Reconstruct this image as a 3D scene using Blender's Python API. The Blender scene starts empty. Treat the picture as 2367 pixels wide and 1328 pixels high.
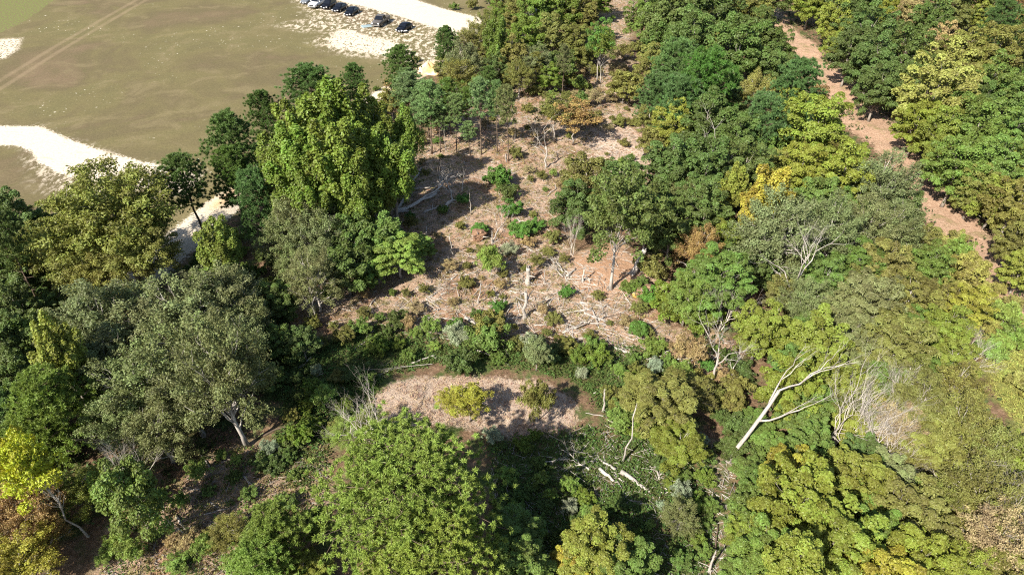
import bpy, math, random
import numpy as np
from mathutils import Vector, Matrix

SC = bpy.context.scene
COL = SC.collection
R_ = math.radians
# ---------------------------------------------------------------- camera, sky, sun, exposure
CAM_H, PITCH, FPX, CX, CY = 42.0, R_(37.0), 1578.0, 1183.5, 664.0
cam_d = bpy.data.cameras.new('camera')
cam_d.sensor_width = 36.0
cam_d.lens = 36.0 * FPX / 2367.0
cam_d.clip_start = 0.5
cam_d.clip_end = 4000.0
cam = bpy.data.objects.new('camera', cam_d)
COL.objects.link(cam)
cam.location = (0, 0, CAM_H)
cam.rotation_euler = (math.pi / 2 - PITCH, 0, 0)
SC.camera = cam

SUN_EL, SHADOW_AZ = R_(40.0), R_(40.0)          # shadows fall forward and to the right
world = bpy.data.worlds.new('World')
SC.world = world
world.use_nodes = True
wn = world.node_tree.nodes
sky = wn.new('ShaderNodeTexSky')
sky.sky_type = 'NISHITA'
sky.sun_disc = False
sky.sun_elevation = SUN_EL
sky.sun_rotation = math.pi + SHADOW_AZ
bg = wn['Background']
bg.inputs['Strength'].default_value = 0.085
world.node_tree.links.new(sky.outputs[0], bg.inputs[0])

sun_d = bpy.data.lights.new('sun', 'SUN')
sun_d.energy = 5.0
sun_d.angle = R_(0.53)
sun_d.color = (1.0, 0.95, 0.86)
sun = bpy.data.objects.new('sun', sun_d)
COL.objects.link(sun)
sdir = Vector((math.sin(SHADOW_AZ) * math.cos(SUN_EL), math.cos(SHADOW_AZ) * math.cos(SUN_EL), -math.sin(SUN_EL)))
sun.rotation_euler = sdir.to_track_quat('-Z', 'Y').to_euler()
sun.location = (-60, -80, 90)

SC.view_settings.view_transform = 'Standard'
SC.view_settings.look = 'None'
SC.view_settings.gamma = 1.0
SC.view_settings.use_curve_mapping = False
SC.view_settings.exposure = 1.25
SC.cycles.use_denoising = False
SC.cycles.filter_width = 1.15
SC.cycles.max_bounces = 5
SC.cycles.diffuse_bounces = 3
SC.cycles.transmission_bounces = 3
SC.cycles.glossy_bounces = 2

# ---------------------------------------------------------------- helpers
SP, CP = math.sin(PITCH), math.cos(PITCH)
def ray(u, v):
    x, y = (u - CX) / FPX, (CY - v) / FPX
    return np.array([x, CP + y * SP, -SP + y * CP])
def at(u, v, z=0.0):
    """point of the photograph's line of sight that lies at height z"""
    d = ray(u, v)
    t = (z - CAM_H) / d[2]
    return np.array([d[0] * t, d[1] * t, z])
def depth_of(p):
    return p[1] * CP - (p[2] - CAM_H) * SP
def pix(p):
    zc = depth_of(p)
    yc = p[1] * SP + (p[2] - CAM_H) * CP
    return CX + FPX * p[0] / zc, CY - FPX * yc / zc
def poly(pts):
    return np.array([at(u, v)[:2] for u, v in pts])
def sdist(P, pg):
    """signed distance (positive inside) of points P (n,2) to polygon pg"""
    n = len(pg)
    d = np.full(len(P), 1e18)
    ins = np.zeros(len(P), bool)
    for i in range(n):
        a, b = pg[i], pg[(i + 1) % n]
        e = b - a
        w = P - a
        t = np.clip((w @ e) / max(1e-9, e @ e), 0, 1)
        d = np.minimum(d, ((w - t[:, None] * e) ** 2).sum(1))
        c = ((a[1] > P[:, 1]) != (b[1] > P[:, 1]))
        with np.errstate(divide='ignore', invalid='ignore'):
            xi = (b[0] - a[0]) * (P[:, 1] - a[1]) / (b[1] - a[1] if b[1] != a[1] else 1e-9) + a[0]
        ins ^= (c & (P[:, 0] < xi))
    d = np.sqrt(d)
    return np.where(ins, d, -d)
def ldist(P, pl, wid):
    """width minus distance to a polyline, width varies along it"""
    best = np.full(len(P), -1e9)
    for i in range(len(pl) - 1):
        a, b = pl[i], pl[i + 1]
        e = b - a
        w = P - a
        t = np.clip((w @ e) / max(1e-9, e @ e), 0, 1)
        d = np.sqrt(((w - t[:, None] * e) ** 2).sum(1))
        best = np.maximum(best, wid[i] * (1 - t) + wid[i + 1] * t - d)
    return best
def inpix(u, v, pts):
    c = False
    n = len(pts)
    for i in range(n):
        (x0, y0), (x1, y1) = pts[i], pts[(i + 1) % n]
        if (y0 > v) != (y1 > v) and u < (x1 - x0) * (v - y0) / (y1 - y0) + x0:
            c = not c
    return c

def mk_mesh(name, V, quads=None, tris=None, mats=(), rnd=None, smooth=False, attrs=None, midx=None):
    me = bpy.data.meshes.new(name)
    V = np.asarray(V, dtype=np.float32)
    q = np.asarray(quads, dtype=np.int32).reshape(-1, 4) if quads is not None and len(quads) else np.zeros((0, 4), np.int32)
    t = np.asarray(tris, dtype=np.int32).reshape(-1, 3) if tris is not None and len(tris) else np.zeros((0, 3), np.int32)
    me.vertices.add(len(V))
    me.vertices.foreach_set('co', V.ravel())
    li = np.concatenate([q.ravel(), t.ravel()])
    me.loops.add(len(li))
    me.loops.foreach_set('vertex_index', li)
    npoly = len(q) + len(t)
    me.polygons.add(npoly)
    ls = np.concatenate([np.arange(len(q)) * 4, len(q) * 4 + np.arange(len(t)) * 3]).astype(np.int32)
    me.polygons.foreach_set('loop_start', ls)
    if midx is not None:
        me.polygons.foreach_set('material_index', np.asarray(midx, np.int32))
    me.polygons.foreach_set('use_smooth', np.full(npoly, smooth))
    if rnd is not None:
        a = me.attributes.new('rnd', 'FLOAT', 'POINT')
        a.data.foreach_set('value', np.asarray(rnd, np.float32))
    if attrs:
        for k, arr in attrs.items():
            a = me.attributes.new(k, 'FLOAT', 'POINT')
            a.data.foreach_set('value', np.asarray(arr, np.float32))
    me.update(calc_edges=True)
    for m in mats:
        me.materials.append(m)
    return me

class MB:
    """collects pieces into one mesh"""
    def __init__(s):
        s.V, s.Q, s.T, s.n, s.mq, s.mt = [], [], [], 0, [], []
    def add(s, V, Q=None, T=None, m=0):
        V = np.asarray(V, float).reshape(-1, 3)
        if Q is not None and len(Q):
            Q = np.asarray(Q).reshape(-1, 4); s.Q.append(Q + s.n); s.mq.append(np.full(len(Q), m))
        if T is not None and len(T):
            T = np.asarray(T).reshape(-1, 3); s.T.append(T + s.n); s.mt.append(np.full(len(T), m))
        s.V.append(V); s.n += len(V)
    def tube(s, pts, rad, n=6, cap=True):
        pts = np.asarray(pts, float)
        k = len(pts)
        rad = np.broadcast_to(np.asarray(rad, float), (k,))
        tg = np.gradient(pts, axis=0)
        tg /= np.linalg.norm(tg, axis=1)[:, None] + 1e-9
        ref = np.array([0.31, 0.77, 0.2]) if abs(tg[0][2]) > 0.8 else np.array([0.05, 0.1, 1.0])
        a = np.cross(tg, ref); a /= np.linalg.norm(a, axis=1)[:, None] + 1e-9
        b = np.cross(tg, a)
        th = np.arange(n) * 2 * math.pi / n
        ring = pts[:, None, :] + rad[:, None, None] * (np.cos(th)[None, :, None] * a[:, None, :] + np.sin(th)[None, :, None] * b[:, None, :])
        V = ring.reshape(-1, 3)
        i = np.arange(k - 1)[:, None] * n
        j = np.arange(n)[None, :]
        j2 = (j + 1) % n
        Q = np.stack([i + j, i + j2, i + n + j2, i + n + j], -1).reshape(-1, 4)
        T = []
        if cap:
            V = np.vstack([V, pts[-1], pts[0]])
            o = (k - 1) * n
            T = [(o + jj, o + (jj + 1) % n, k * n) for jj in range(n)] + [((jj + 1) % n, jj, k * n + 1) for jj in range(n)]
        s.add(V, Q, T)
    def box(s, c, d, m=0):
        x, y, z = np.array(d) / 2
        V = np.array([(-x, -y, -z), (x, -y, -z), (x, y, -z), (-x, y, -z), (-x, -y, z), (x, -y, z), (x, y, z), (-x, y, z)]) + np.array(c)
        s.add(V, [(3, 2, 1, 0), (4, 5, 6, 7), (0, 1, 5, 4), (1, 2, 6, 5), (2, 3, 7, 6), (3, 0, 4, 7)], m=m)
    def mesh(s, name, mats, smooth=False, rnd=None):
        V = np.vstack(s.V) if s.V else np.zeros((0, 3))
        Q = np.vstack(s.Q) if s.Q else None
        T = np.vstack(s.T) if s.T else None
        mi = np.concatenate((s.mq or []) + (s.mt or [])) if len(mats) > 1 else None
        return mk_mesh(name, V, Q, T, mats, rnd, smooth, midx=mi)

def ob(name, me, parent=None, loc=(0, 0, 0), rot=(0, 0, 0), scale=None):
    o = bpy.data.objects.new(name, me)
    COL.objects.link(o)
    o.location = loc
    o.rotation_euler = rot
    if scale is not None:
        o.scale = scale
    if parent is not None:
        o.parent = parent
    return o
THINGS = []
def tag(o, label, cat, group=None):
    o['label'] = label
    o['category'] = cat
    if group:
        o['group'] = group
def struct(o):
    o['kind'] = 'structure'
    return o

# ---------------------------------------------------------------- materials
class NT:
    def __init__(s, name):
        s.m = bpy.data.materials.new(name)
        s.m.use_nodes = True
        s.t = s.m.node_tree
        s.n = s.t.nodes
        s.bs = s.n['Principled BSDF']
        s.out = s.n['Material Output']
    def new(s, typ, **kw):
        n = s.n.new(typ)
        for k, v in kw.items():
            setattr(n, k, v)
        return n
    def link(s, a, b):
        s.t.links.new(a, b)
    def put(s, sock, val):
        if isinstance(val, bpy.types.NodeSocket):
            s.link(val, sock)
        else:
            sock.default_value = val
    def attr(s, name):
        return s.new('ShaderNodeAttribute', attribute_name=name).outputs['Fac']
    def noise(s, scale, detail=4, rough=0.6, vec=None, dist=0.0):
        n = s.new('ShaderNodeTexNoise')
        n.inputs['Scale'].default_value = scale
        n.inputs['Detail'].default_value = detail
        n.inputs['Roughness'].default_value = rough
        n.inputs['Distortion'].default_value = dist
        if vec is not None:
            s.link(vec, n.inputs['Vector'])
        return n.outputs['Fac']
    def math(s, op, a, b=0.0, c=0.0):
        n = s.new('ShaderNodeMath', operation=op)
        for i, v in enumerate((a, b, c)):
            s.put(n.inputs[i], v)
        return n.outputs[0]
    def mr(s, v, a, b, c=0.0, d=1.0):
        n = s.new('ShaderNodeMapRange')
        n.interpolation_type = 'SMOOTHSTEP'
        s.put(n.inputs['Value'], v)
        n.inputs['From Min'].default_value = a
        n.inputs['From Max'].default_value = b
        n.inputs['To Min'].default_value = c
        n.inputs['To Max'].default_value = d
        return n.outputs[0]
    def mix(s, f, a, b, blend='MIX'):
        n = s.new('ShaderNodeMix', data_type='RGBA', blend_type=blend)
        s.put(n.inputs['Factor'], f)
        for sock, v in ((n.inputs['A'], a), (n.inputs['B'], b)) if False else ((n.inputs[6], a), (n.inputs[7], b)):
            if isinstance(v, tuple) and len(v) == 3:
                v = v + (1.0,)
            s.put(sock, v)
        return n.outputs[2]
    def ramp(s, f, stops):
        n = s.new('ShaderNodeValToRGB')
        s.put(n.inputs[0], f)
        els = n.color_ramp.elements
        while len(els) < len(stops):
            els.new(0.5)
        for e, (p, c) in zip(els, stops):
            e.position = p
            e.color = c + (1.0,)
        return n.outputs[0]
    def hsv(s, c, h=0.5, sat=1.0, v=1.0):
        n = s.new('ShaderNodeHueSaturation')
        for k, val in (('Hue', h), ('Saturation', sat), ('Value', v), ('Color', c)):
            s.put(n.inputs[k], val)
        return n.outputs[0]
    def bump(s, h, dist=0.1, strength=1.0):
        n = s.new('ShaderNodeBump')
        n.inputs['Distance'].default_value = dist
        n.inputs['Strength'].default_value = strength
        s.link(h, n.inputs['Height'])
        s.link(n.outputs[0], s.bs.inputs['Normal'])
    def pos(s, sc=(1, 1, 1), rotz=0.0):
        g = s.new('ShaderNodeNewGeometry').outputs['Position']
        m = s.new('ShaderNodeMapping')
        m.inputs['Scale'].default_value = sc
        m.inputs['Rotation'].default_value = (0, 0, rotz)
        s.link(g, m.inputs['Vector'])
        return m.outputs[0]
    def done(s, color=None, rough=0.8, spec=0.2, metal=0.0):
        if color is not None:
            if isinstance(color, tuple) and len(color) == 3:
                color = color + (1.0,)
            s.put(s.bs.inputs['Base Color'], color)
        s.put(s.bs.inputs['Roughness'], rough)
        s.bs.inputs['Specular IOR Level'].default_value = spec
        s.bs.inputs['Metallic'].default_value = metal
        return s.m

def foliage_mat(name, transl=0.3, rough=0.5, spec=0.28, vlo=0.48, vhi=1.55, hue=0.05):
    t = NT(name)
    oi = t.new('ShaderNodeObjectInfo')
    r = t.attr('rnd')
    c = t.hsv(oi.outputs['Color'], t.math('MULTIPLY_ADD', r, hue, 0.5 - hue * 0.62), 1.0, t.math('MULTIPLY_ADD', r, vhi - vlo, vlo))
    t.done(c, rough, spec)
    tr = t.new('ShaderNodeBsdfTranslucent')
    t.link(t.hsv(c, 0.485, 1.15, 1.1), tr.inputs['Color'])
    mx = t.new('ShaderNodeMixShader')
    mx.inputs[0].default_value = transl
    t.link(t.bs.outputs[0], mx.inputs[1])
    t.link(tr.outputs[0], mx.inputs[2])
    t.link(mx.outputs[0], t.out.inputs['Surface'])
    return t.m
M = {}
M['leaf'] = foliage_mat('leaf')
M['needle'] = foliage_mat('needle', 0.22, 0.5, 0.25, 0.6, 1.3, 0.03)
M['weed'] = foliage_mat('weed_leaf', 0.3, 0.7, 0.15, 0.5, 1.5, 0.1)
def bark(name, a, b, sc=6.0):
    t = NT(name)
    n = t.noise(sc, 5, 0.7)
    c = t.ramp(n, [(0.3, a), (0.7, b)])
    t.bump(n, 0.03)
    return t.done(c, 0.9, 0.1)
M['bark'] = bark('bark_brown', (0.07, 0.05, 0.035), (0.17, 0.125, 0.09))
M['bark_grey'] = bark('bark_grey', (0.13, 0.11, 0.09), (0.34, 0.30, 0.25))
M['bark_pale'] = bark('bark_pale', (0.15, 0.125, 0.10), (0.50, 0.455, 0.40), 9.0)
M['deadwood'] = bark('deadwood_grey', (0.25, 0.215, 0.18), (0.55, 0.49, 0.42), 9.0)
M['root'] = bark('root_plate_soil', (0.10, 0.06, 0.04), (0.30, 0.18, 0.11), 4.0)
M['cutwood'] = bark('split_wood', (0.42, 0.24, 0.06), (0.58, 0.36, 0.10), 12.0)

# ---------------------------------------------------------------- where things lie in the photograph
FIELD = [(-700, -75), (1260, -75), (1215, 20), (1150, 75), (1060, 95), (1000, 150), (900, 225), (800, 275), (640, 365), (530, 450), (400, 575), (250, 690), (120, 740), (-150, 760), (-700, 700)]
SAND_A = [(-150, 292), (0, 291), (95, 292), (160, 322), (250, 352), (330, 374), (395, 386), (470, 400), (430, 450), (360, 440), (270, 424), (190, 416), (130, 398), (85, 372), (75, 352), (40, 336), (-150, 336)]
TRACK = [(1215, 60), (1130, 85), (1020, 140), (985, 160), (890, 216), (760, 292), (650, 372), (555, 445), (510, 480), (440, 540), (380, 590), (270, 680), (150, 770), (90, 850), (30, 960), (-60, 1080)]
TRACK_W = [1.6, 1.5, 1.4, 1.5, 1.9, 2.0, 2.1, 2.2, 2.4, 2.5, 2.4, 2.2, 2.0, 2.0, 2.0, 2.0]
SAND_B = [(700, -60), (860, -20), (905, -12), (960, 0), (1030, 22), (1120, 44), (1160, 62), (1140, 78), (1095, 80), (1040, 74), (985, 58), (930, 40), (860, 20), (790, 4), (730, -20)]
SAND_B2 = [(1150, 66), (1200, 38), (1260, 5), (1275, 12), (1215, 48), (1165, 76)]
SAND_C = [(780, 68), (812, 70), (850, 84), (905, 92), (935, 112), (930, 134), (880, 128), (820, 118), (770, 110), (757, 98)]
ROUGH = [(620, -40), (860, -30), (1000, 20), (1100, 70), (1080, 110), (1010, 150), (950, 145), (900, 140), (760, 120), (720, 95), (770, 72), (690, 72), (640, 60), (720, 40), (690, 10)]
ROUGH_A = [(60, 345), (130, 390), (250, 420), (400, 440), (330, 470), (180, 455), (110, 440), (80, 400)]
ROUGH_D = [(-80, 95), (50, 88), (40, 115), (10, 135), (-80, 150)]
TRAIL = [(1560, -140), (1680, -60), (1760, 10), (1815, 70), (1880, 130), (1925, 190), (1972, 240), (2010, 290), (2060, 335), (2110, 395), (2165, 465), (2215, 530), (2270, 590), (2325, 660), (2375, 730), (2450, 830), (2600, 1000)]
TRAIL_W = [2.2, 2.2, 2.2, 2.4, 2.8, 3.4, 4.4, 3.9, 2.6, 2.5, 3.0, 2.9, 2.2, 2.0, 2.2, 2.4, 2.6]
MEADOW = [(2110, 520), (2200, 545), (2270, 620), (2340, 720), (2430, 760), (2600, 900), (2600, 1150), (2420, 1040), (2340, 960), (2290, 900), (2270, 820), (2270, 720), (2190, 640)]
CLEAR = [(1390, -80), (1470, -80), (1450, 60), (1480, 160), (1500, 280), (1510, 430), (1400, 450), (1300, 520), (1310, 590), (1440, 570), (1540, 640), (1540, 740), (1700, 800), (1660, 880), (1450, 850), (1250, 800), (980, 780), (700, 760), (660, 690), (850, 600), (900, 480), (960, 330), (1160, 170), (1380, 180), (1400, 60)]
BARE_RED = [(1320, 590), (1400, 575), (1500, 600), (1480, 660), (1400, 690), (1330, 680)]
STRAW = [(862, 925), (905, 885), (975, 868), (1120, 874), (1250, 880), (1330, 930), (1330, 985), (1210, 1010), (1060, 985), (950, 985), (880, 975)]
PALE_D = [(1360, 330), (1420, 270), (1490, 320), (1500, 400), (1440, 420), (1390, 400)]
GREENBELT = [(560, 760), (700, 800), (860, 750), (980, 770), (1250, 800), (1480, 800), (1600, 850), (1560, 1060), (1420, 1000), (1340, 890), (1240, 860), (1000, 840), (880, 870), (850, 960), (770, 1030), (700, 1140), (600, 1080), (660, 960), (600, 850)]
BOTTOMBELT = [(1120, 1020), (1340, 990), (1560, 1000), (1700, 1060), (1720, 1400), (1130, 1400), (1150, 1160)]
LEFTSLOPE = [(560, 1030), (760, 1020), (760, 1160), (560, 1400), (200, 1400), (250, 1230), (420, 1110)]
FALLZONE = [(1230, 985), (1420, 985), (1530, 1080), (1520, 1170), (1380, 1140), (1250, 1120)]
GAP = [(1640, 1040), (1700, 1050), (1705, 1150), (1690, 1250), (1705, 1400), (1620, 1400), (1650, 1200)]
P_FIELD = poly(FIELD)
def rough_ground(x, y):
    return (0.20 * np.sin(0.33 * x + 1.3) * np.sin(0.29 * y + 0.7) + 0.11 * np.sin(0.9 * x + 0.8 * np.sin(0.5 * y)) * np.sin(0.83 * y + 2.0)
            + 0.05 * np.sin(2.1 * x + 1.5 * np.sin(1.1 * y)) * np.sin(1.9 * y + np.sin(1.3 * x)))
def hz(x, y):
    P = np.array([[x, y]], float)
    f = np.clip((-sdist(P, P_FIELD) + 0.0) / 5.0, 0, 1)
    return float((rough_ground(P[:, 0], P[:, 1]) * f)[0])
def on_ground(u, v):
    p = at(u, v)
    for _ in range(2):
        p = at(u, v, hz(p[0], p[1]))
    return p
# ---------------------------------------------------------------- ground: one sheet, cut into its pieces of setting
def ground_material():
    t = NT('ground_cover_surface')
    p = t.pos()
    big = t.noise(0.045, 4, 0.6, p, 0.6)
    soft = t.noise(0.16, 5, 0.62, p, 0.8)
    mid = t.noise(0.42, 6, 0.65, p)
    fin = t.noise(2.6, 6, 0.75, p)
    spk = t.noise(9.0, 4, 0.8, p)
    streak = t.noise(1.0, 6, 0.7, t.pos((0.9, 4.5, 1), R_(18)))
    litter = t.noise(3.2, 5, 0.8, t.pos((1.0, 3.6, 1), R_(-50)), 1.2)
    def mask(sd, w, amp, n):
        return t.mr(t.math('ADD', sd, t.math('MULTIPLY', t.math('SUBTRACT', n, 0.5), amp)), -w, w)
    # woodland floor: litter, soil, moss
    floor = t.ramp(fin, [(0.25, (0.065, 0.042, 0.026)), (0.48, (0.17, 0.105, 0.062)), (0.72, (0.30, 0.20, 0.125))])
    floor = t.mix(t.mr(mid, 0.46, 0.62), floor, t.ramp(spk, [(0.3, (0.04, 0.065, 0.018)), (0.7, (0.12, 0.14, 0.045))]))
    # felled clearing: pinkish bare soil, pale chips, rusty needles
    cl = t.ramp(fin, [(0.22, (0.13, 0.085, 0.055)), (0.40, (0.29, 0.19, 0.125)), (0.55, (0.42, 0.29, 0.20)), (0.75, (0.56, 0.44, 0.34))])
    cl = t.mix(t.mr(mid, 0.55, 0.72), cl, t.ramp(litter, [(0.3, (0.20, 0.105, 0.045)), (0.7, (0.40, 0.25, 0.115))]))
    cl = t.mix(t.mr(litter, 0.58, 0.7, 0, 0.8), cl, (0.50, 0.38, 0.30))
    cl = t.mix(t.mr(t.noise(0.8, 5, 0.7, p), 0.50, 0.62, 0, 0.8), cl, t.ramp(spk, [(0.3, (0.09, 0.095, 0.03)), (0.55, (0.20, 0.18, 0.075)), (0.75, (0.34, 0.28, 0.14))]))
    pa = t.noise(0.24, 5, 0.65, t.pos((1, 1, 1)), 0.5)
    cl = t.mix(t.mr(pa, 0.50, 0.64, 0, 0.75), cl, t.ramp(fin, [(0.28, (0.10, 0.055, 0.032)), (0.5, (0.25, 0.13, 0.07)), (0.72, (0.40, 0.24, 0.14))]))
    cl = t.mix(t.mr(pa, 0.44, 0.30, 0, 0.6), cl, t.ramp(fin, [(0.3, (0.30, 0.22, 0.15)), (0.6, (0.55, 0.44, 0.34))]))
    col = t.mix(mask(t.attr('a_clear'), 1.0, 9.0, mid), floor, cl)
    col = t.mix(t.math('MULTIPLY', mask(t.attr('a_pale'), 1.5, 6.0, mid), t.mr(fin, 0.4, 0.6)), col, (0.52, 0.40, 0.31))
    red = t.ramp(litter, [(0.25, (0.22, 0.115, 0.06)), (0.5, (0.40, 0.235, 0.14)), (0.75, (0.52, 0.36, 0.24))])
    col = t.mix(t.math('MULTIPLY', mask(t.attr('a_red'), 1.2, 6.0, mid), t.mr(fin, 0.3, 0.55, 0.35, 1.0)), col, red)
    gr = t.ramp(spk, [(0.28, (0.03, 0.055, 0.014)), (0.5, (0.07, 0.105, 0.028)), (0.72, (0.13, 0.16, 0.05))])
    col = t.mix(t.math('MULTIPLY', mask(t.attr('a_belt'), 1.2, 7.0, mid), t.mr(fin, 0.36, 0.56)), col, gr)
    st = t.ramp(t.noise(4.0, 6, 0.8, t.pos((2.5, 1, 1), R_(25))), [(0.25, (0.30, 0.21, 0.145)), (0.5, (0.44, 0.335, 0.25)), (0.75, (0.54, 0.43, 0.335))])
    st = t.mix(t.mr(mid, 0.6, 0.75, 0, 0.5), st, (0.36, 0.17, 0.06))
    col = t.mix(mask(t.attr('a_straw'), 0.35, 2.6, fin), col, st)
    # meadow and trail on the right
    me = t.ramp(t.noise(3.0, 6, 0.8, t.pos((1.6, 0.6, 1), R_(-20))), [(0.25, (0.10, 0.115, 0.03)), (0.5, (0.20, 0.215, 0.055)), (0.78, (0.32, 0.30, 0.10))])
    me = t.mix(t.mr(mid, 0.5, 0.7, 0, 0.6), me, (0.33, 0.26, 0.13))
    col = t.mix(mask(t.attr('a_mead'), 0.8, 5.0, mid), col, me)
    tr = t.ramp(fin, [(0.25, (0.26, 0.155, 0.10)), (0.5, (0.41, 0.265, 0.175)), (0.75, (0.52, 0.38, 0.27))])
    tr = t.mix(t.mr(mid, 0.52, 0.66, 0, 0.75), tr, t.ramp(spk, [(0.3, (0.17, 0.15, 0.06)), (0.7, (0.34, 0.26, 0.13))]))
    col = t.mix(mask(t.attr('a_trail'), 0.45, 3.2, fin), col, tr)
    # mown field
    fl = t.ramp(big, [(0.32, (0.140, 0.100, 0.060)), (0.44, (0.108, 0.086, 0.045)), (0.52, (0.125, 0.104, 0.048)), (0.60, (0.118, 0.102, 0.046)), (0.68, (0.150, 0.125, 0.055))])
    fl = t.mix(t.mr(streak, 0.45, 0.7, 0, 0.22), fl, (0.178, 0.142, 0.072))
    fl = t.mix(t.mr(soft, 0.5, 0.66, 0, 0.6), fl, (0.165, 0.132, 0.070))
    fl = t.mix(t.mr(soft, 0.48, 0.34, 0, 0.5), fl, (0.106, 0.088, 0.044))
    fl = t.mix(t.mr(mid, 0.55, 0.75, 0, 0.5), fl, (0.095, 0.088, 0.034))
    fl = t.hsv(fl, 0.5, 1.0, t.math('MULTIPLY', t.mr(spk, 0.2, 0.8, 0.62, 1.38), t.mr(fin, 0.2, 0.8, 0.8, 1.2)))
    fl = t.mix(t.math('MULTIPLY', t.mr(t.noise(1.6, 2, 0.5, p), 0.69, 0.71), t.mr(big, 0.5, 0.6)), fl, (0.55, 0.49, 0.38))
    ln = t.attr('a_line')
    fl = t.mix(t.math('MULTIPLY', t.mr(ln, -0.35, 0.25), t.mr(mid, 0.2, 0.6, 0.12, 0.4)), fl, (0.25, 0.185, 0.115))
    plo = t.ramp(fin, [(0.3, (0.10, 0.072, 0.05)), (0.45, (0.14, 0.10, 0.06)), (0.52, (0.12, 0.14, 0.04)), (0.7, (0.17, 0.20, 0.06))])
    fl = t.mix(mask(t.attr('a_plough'), 0.4, 2.0, mid), fl, plo)
    col = t.mix(mask(t.attr('a_field'), 0.8, 3.0, mid), col, fl)
    # sand: thin patches, then the open sand
    sn = t.ramp(fin, [(0.2, (0.36, 0.27, 0.18)), (0.42, (0.50, 0.415, 0.31)), (0.7, (0.57, 0.50, 0.405))])
    sn = t.mix(t.mr(t.noise(0.5, 4, 0.6, t.pos((0.5, 2.2, 1), R_(15))), 0.58, 0.72, 0, 0.75), sn, (0.48, 0.35, 0.21))
    sn = t.mix(t.mr(t.attr('a_orange'), -1.0, 2.5), sn, t.ramp(fin, [(0.3, (0.45, 0.25, 0.09)), (0.6, (0.62, 0.40, 0.18)), (0.8, (0.72, 0.58, 0.40))]))
    patch = t.noise(0.95, 7, 0.78, t.pos((1.15, 0.55, 1), R_(8)))
    col = t.mix(t.math('MULTIPLY', mask(t.attr('a_rough'), 2.0, 6.0, mid), t.mr(patch, 0.485, 0.565, 0, 0.9)), col, sn)
    sn = t.mix(t.mr(t.noise(2.2, 3, 0.6, t.pos((1.0, 1.5, 1), R_(40))), 0.63, 0.68, 0, 0.55), sn, (0.24, 0.19, 0.10))
    sm = mask(t.attr('a_sand'), 0.22, 3.4, fin)
    col = t.mix(sm, col, sn)
    col = t.mix(t.math('MULTIPLY', mask(t.attr('a_spot'), 0.6, 3.0, fin), t.mr(t.noise(1.5, 4, 0.7, t.pos((1.7, 0.75, 1), R_(8))), 0.43, 0.48)), col, sn)
    h = t.math('ADD', t.math('MULTIPLY', fin, 0.7), t.math('MULTIPLY', spk, 0.35))
    flat = t.math('MULTIPLY', t.mr(t.attr('a_field'), -1, 2, 1.0, 0.22), 1.0)
    b = t.new('ShaderNodeBump')
    b.inputs['Distance'].default_value = 0.35
    t.put(b.inputs['Strength'], flat)
    t.link(h, b.inputs['Height'])
    t.link(b.outputs[0], t.bs.inputs['Normal'])
    return t.done(col, 0.95, 0.08)
M['ground'] = ground_material()

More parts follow.
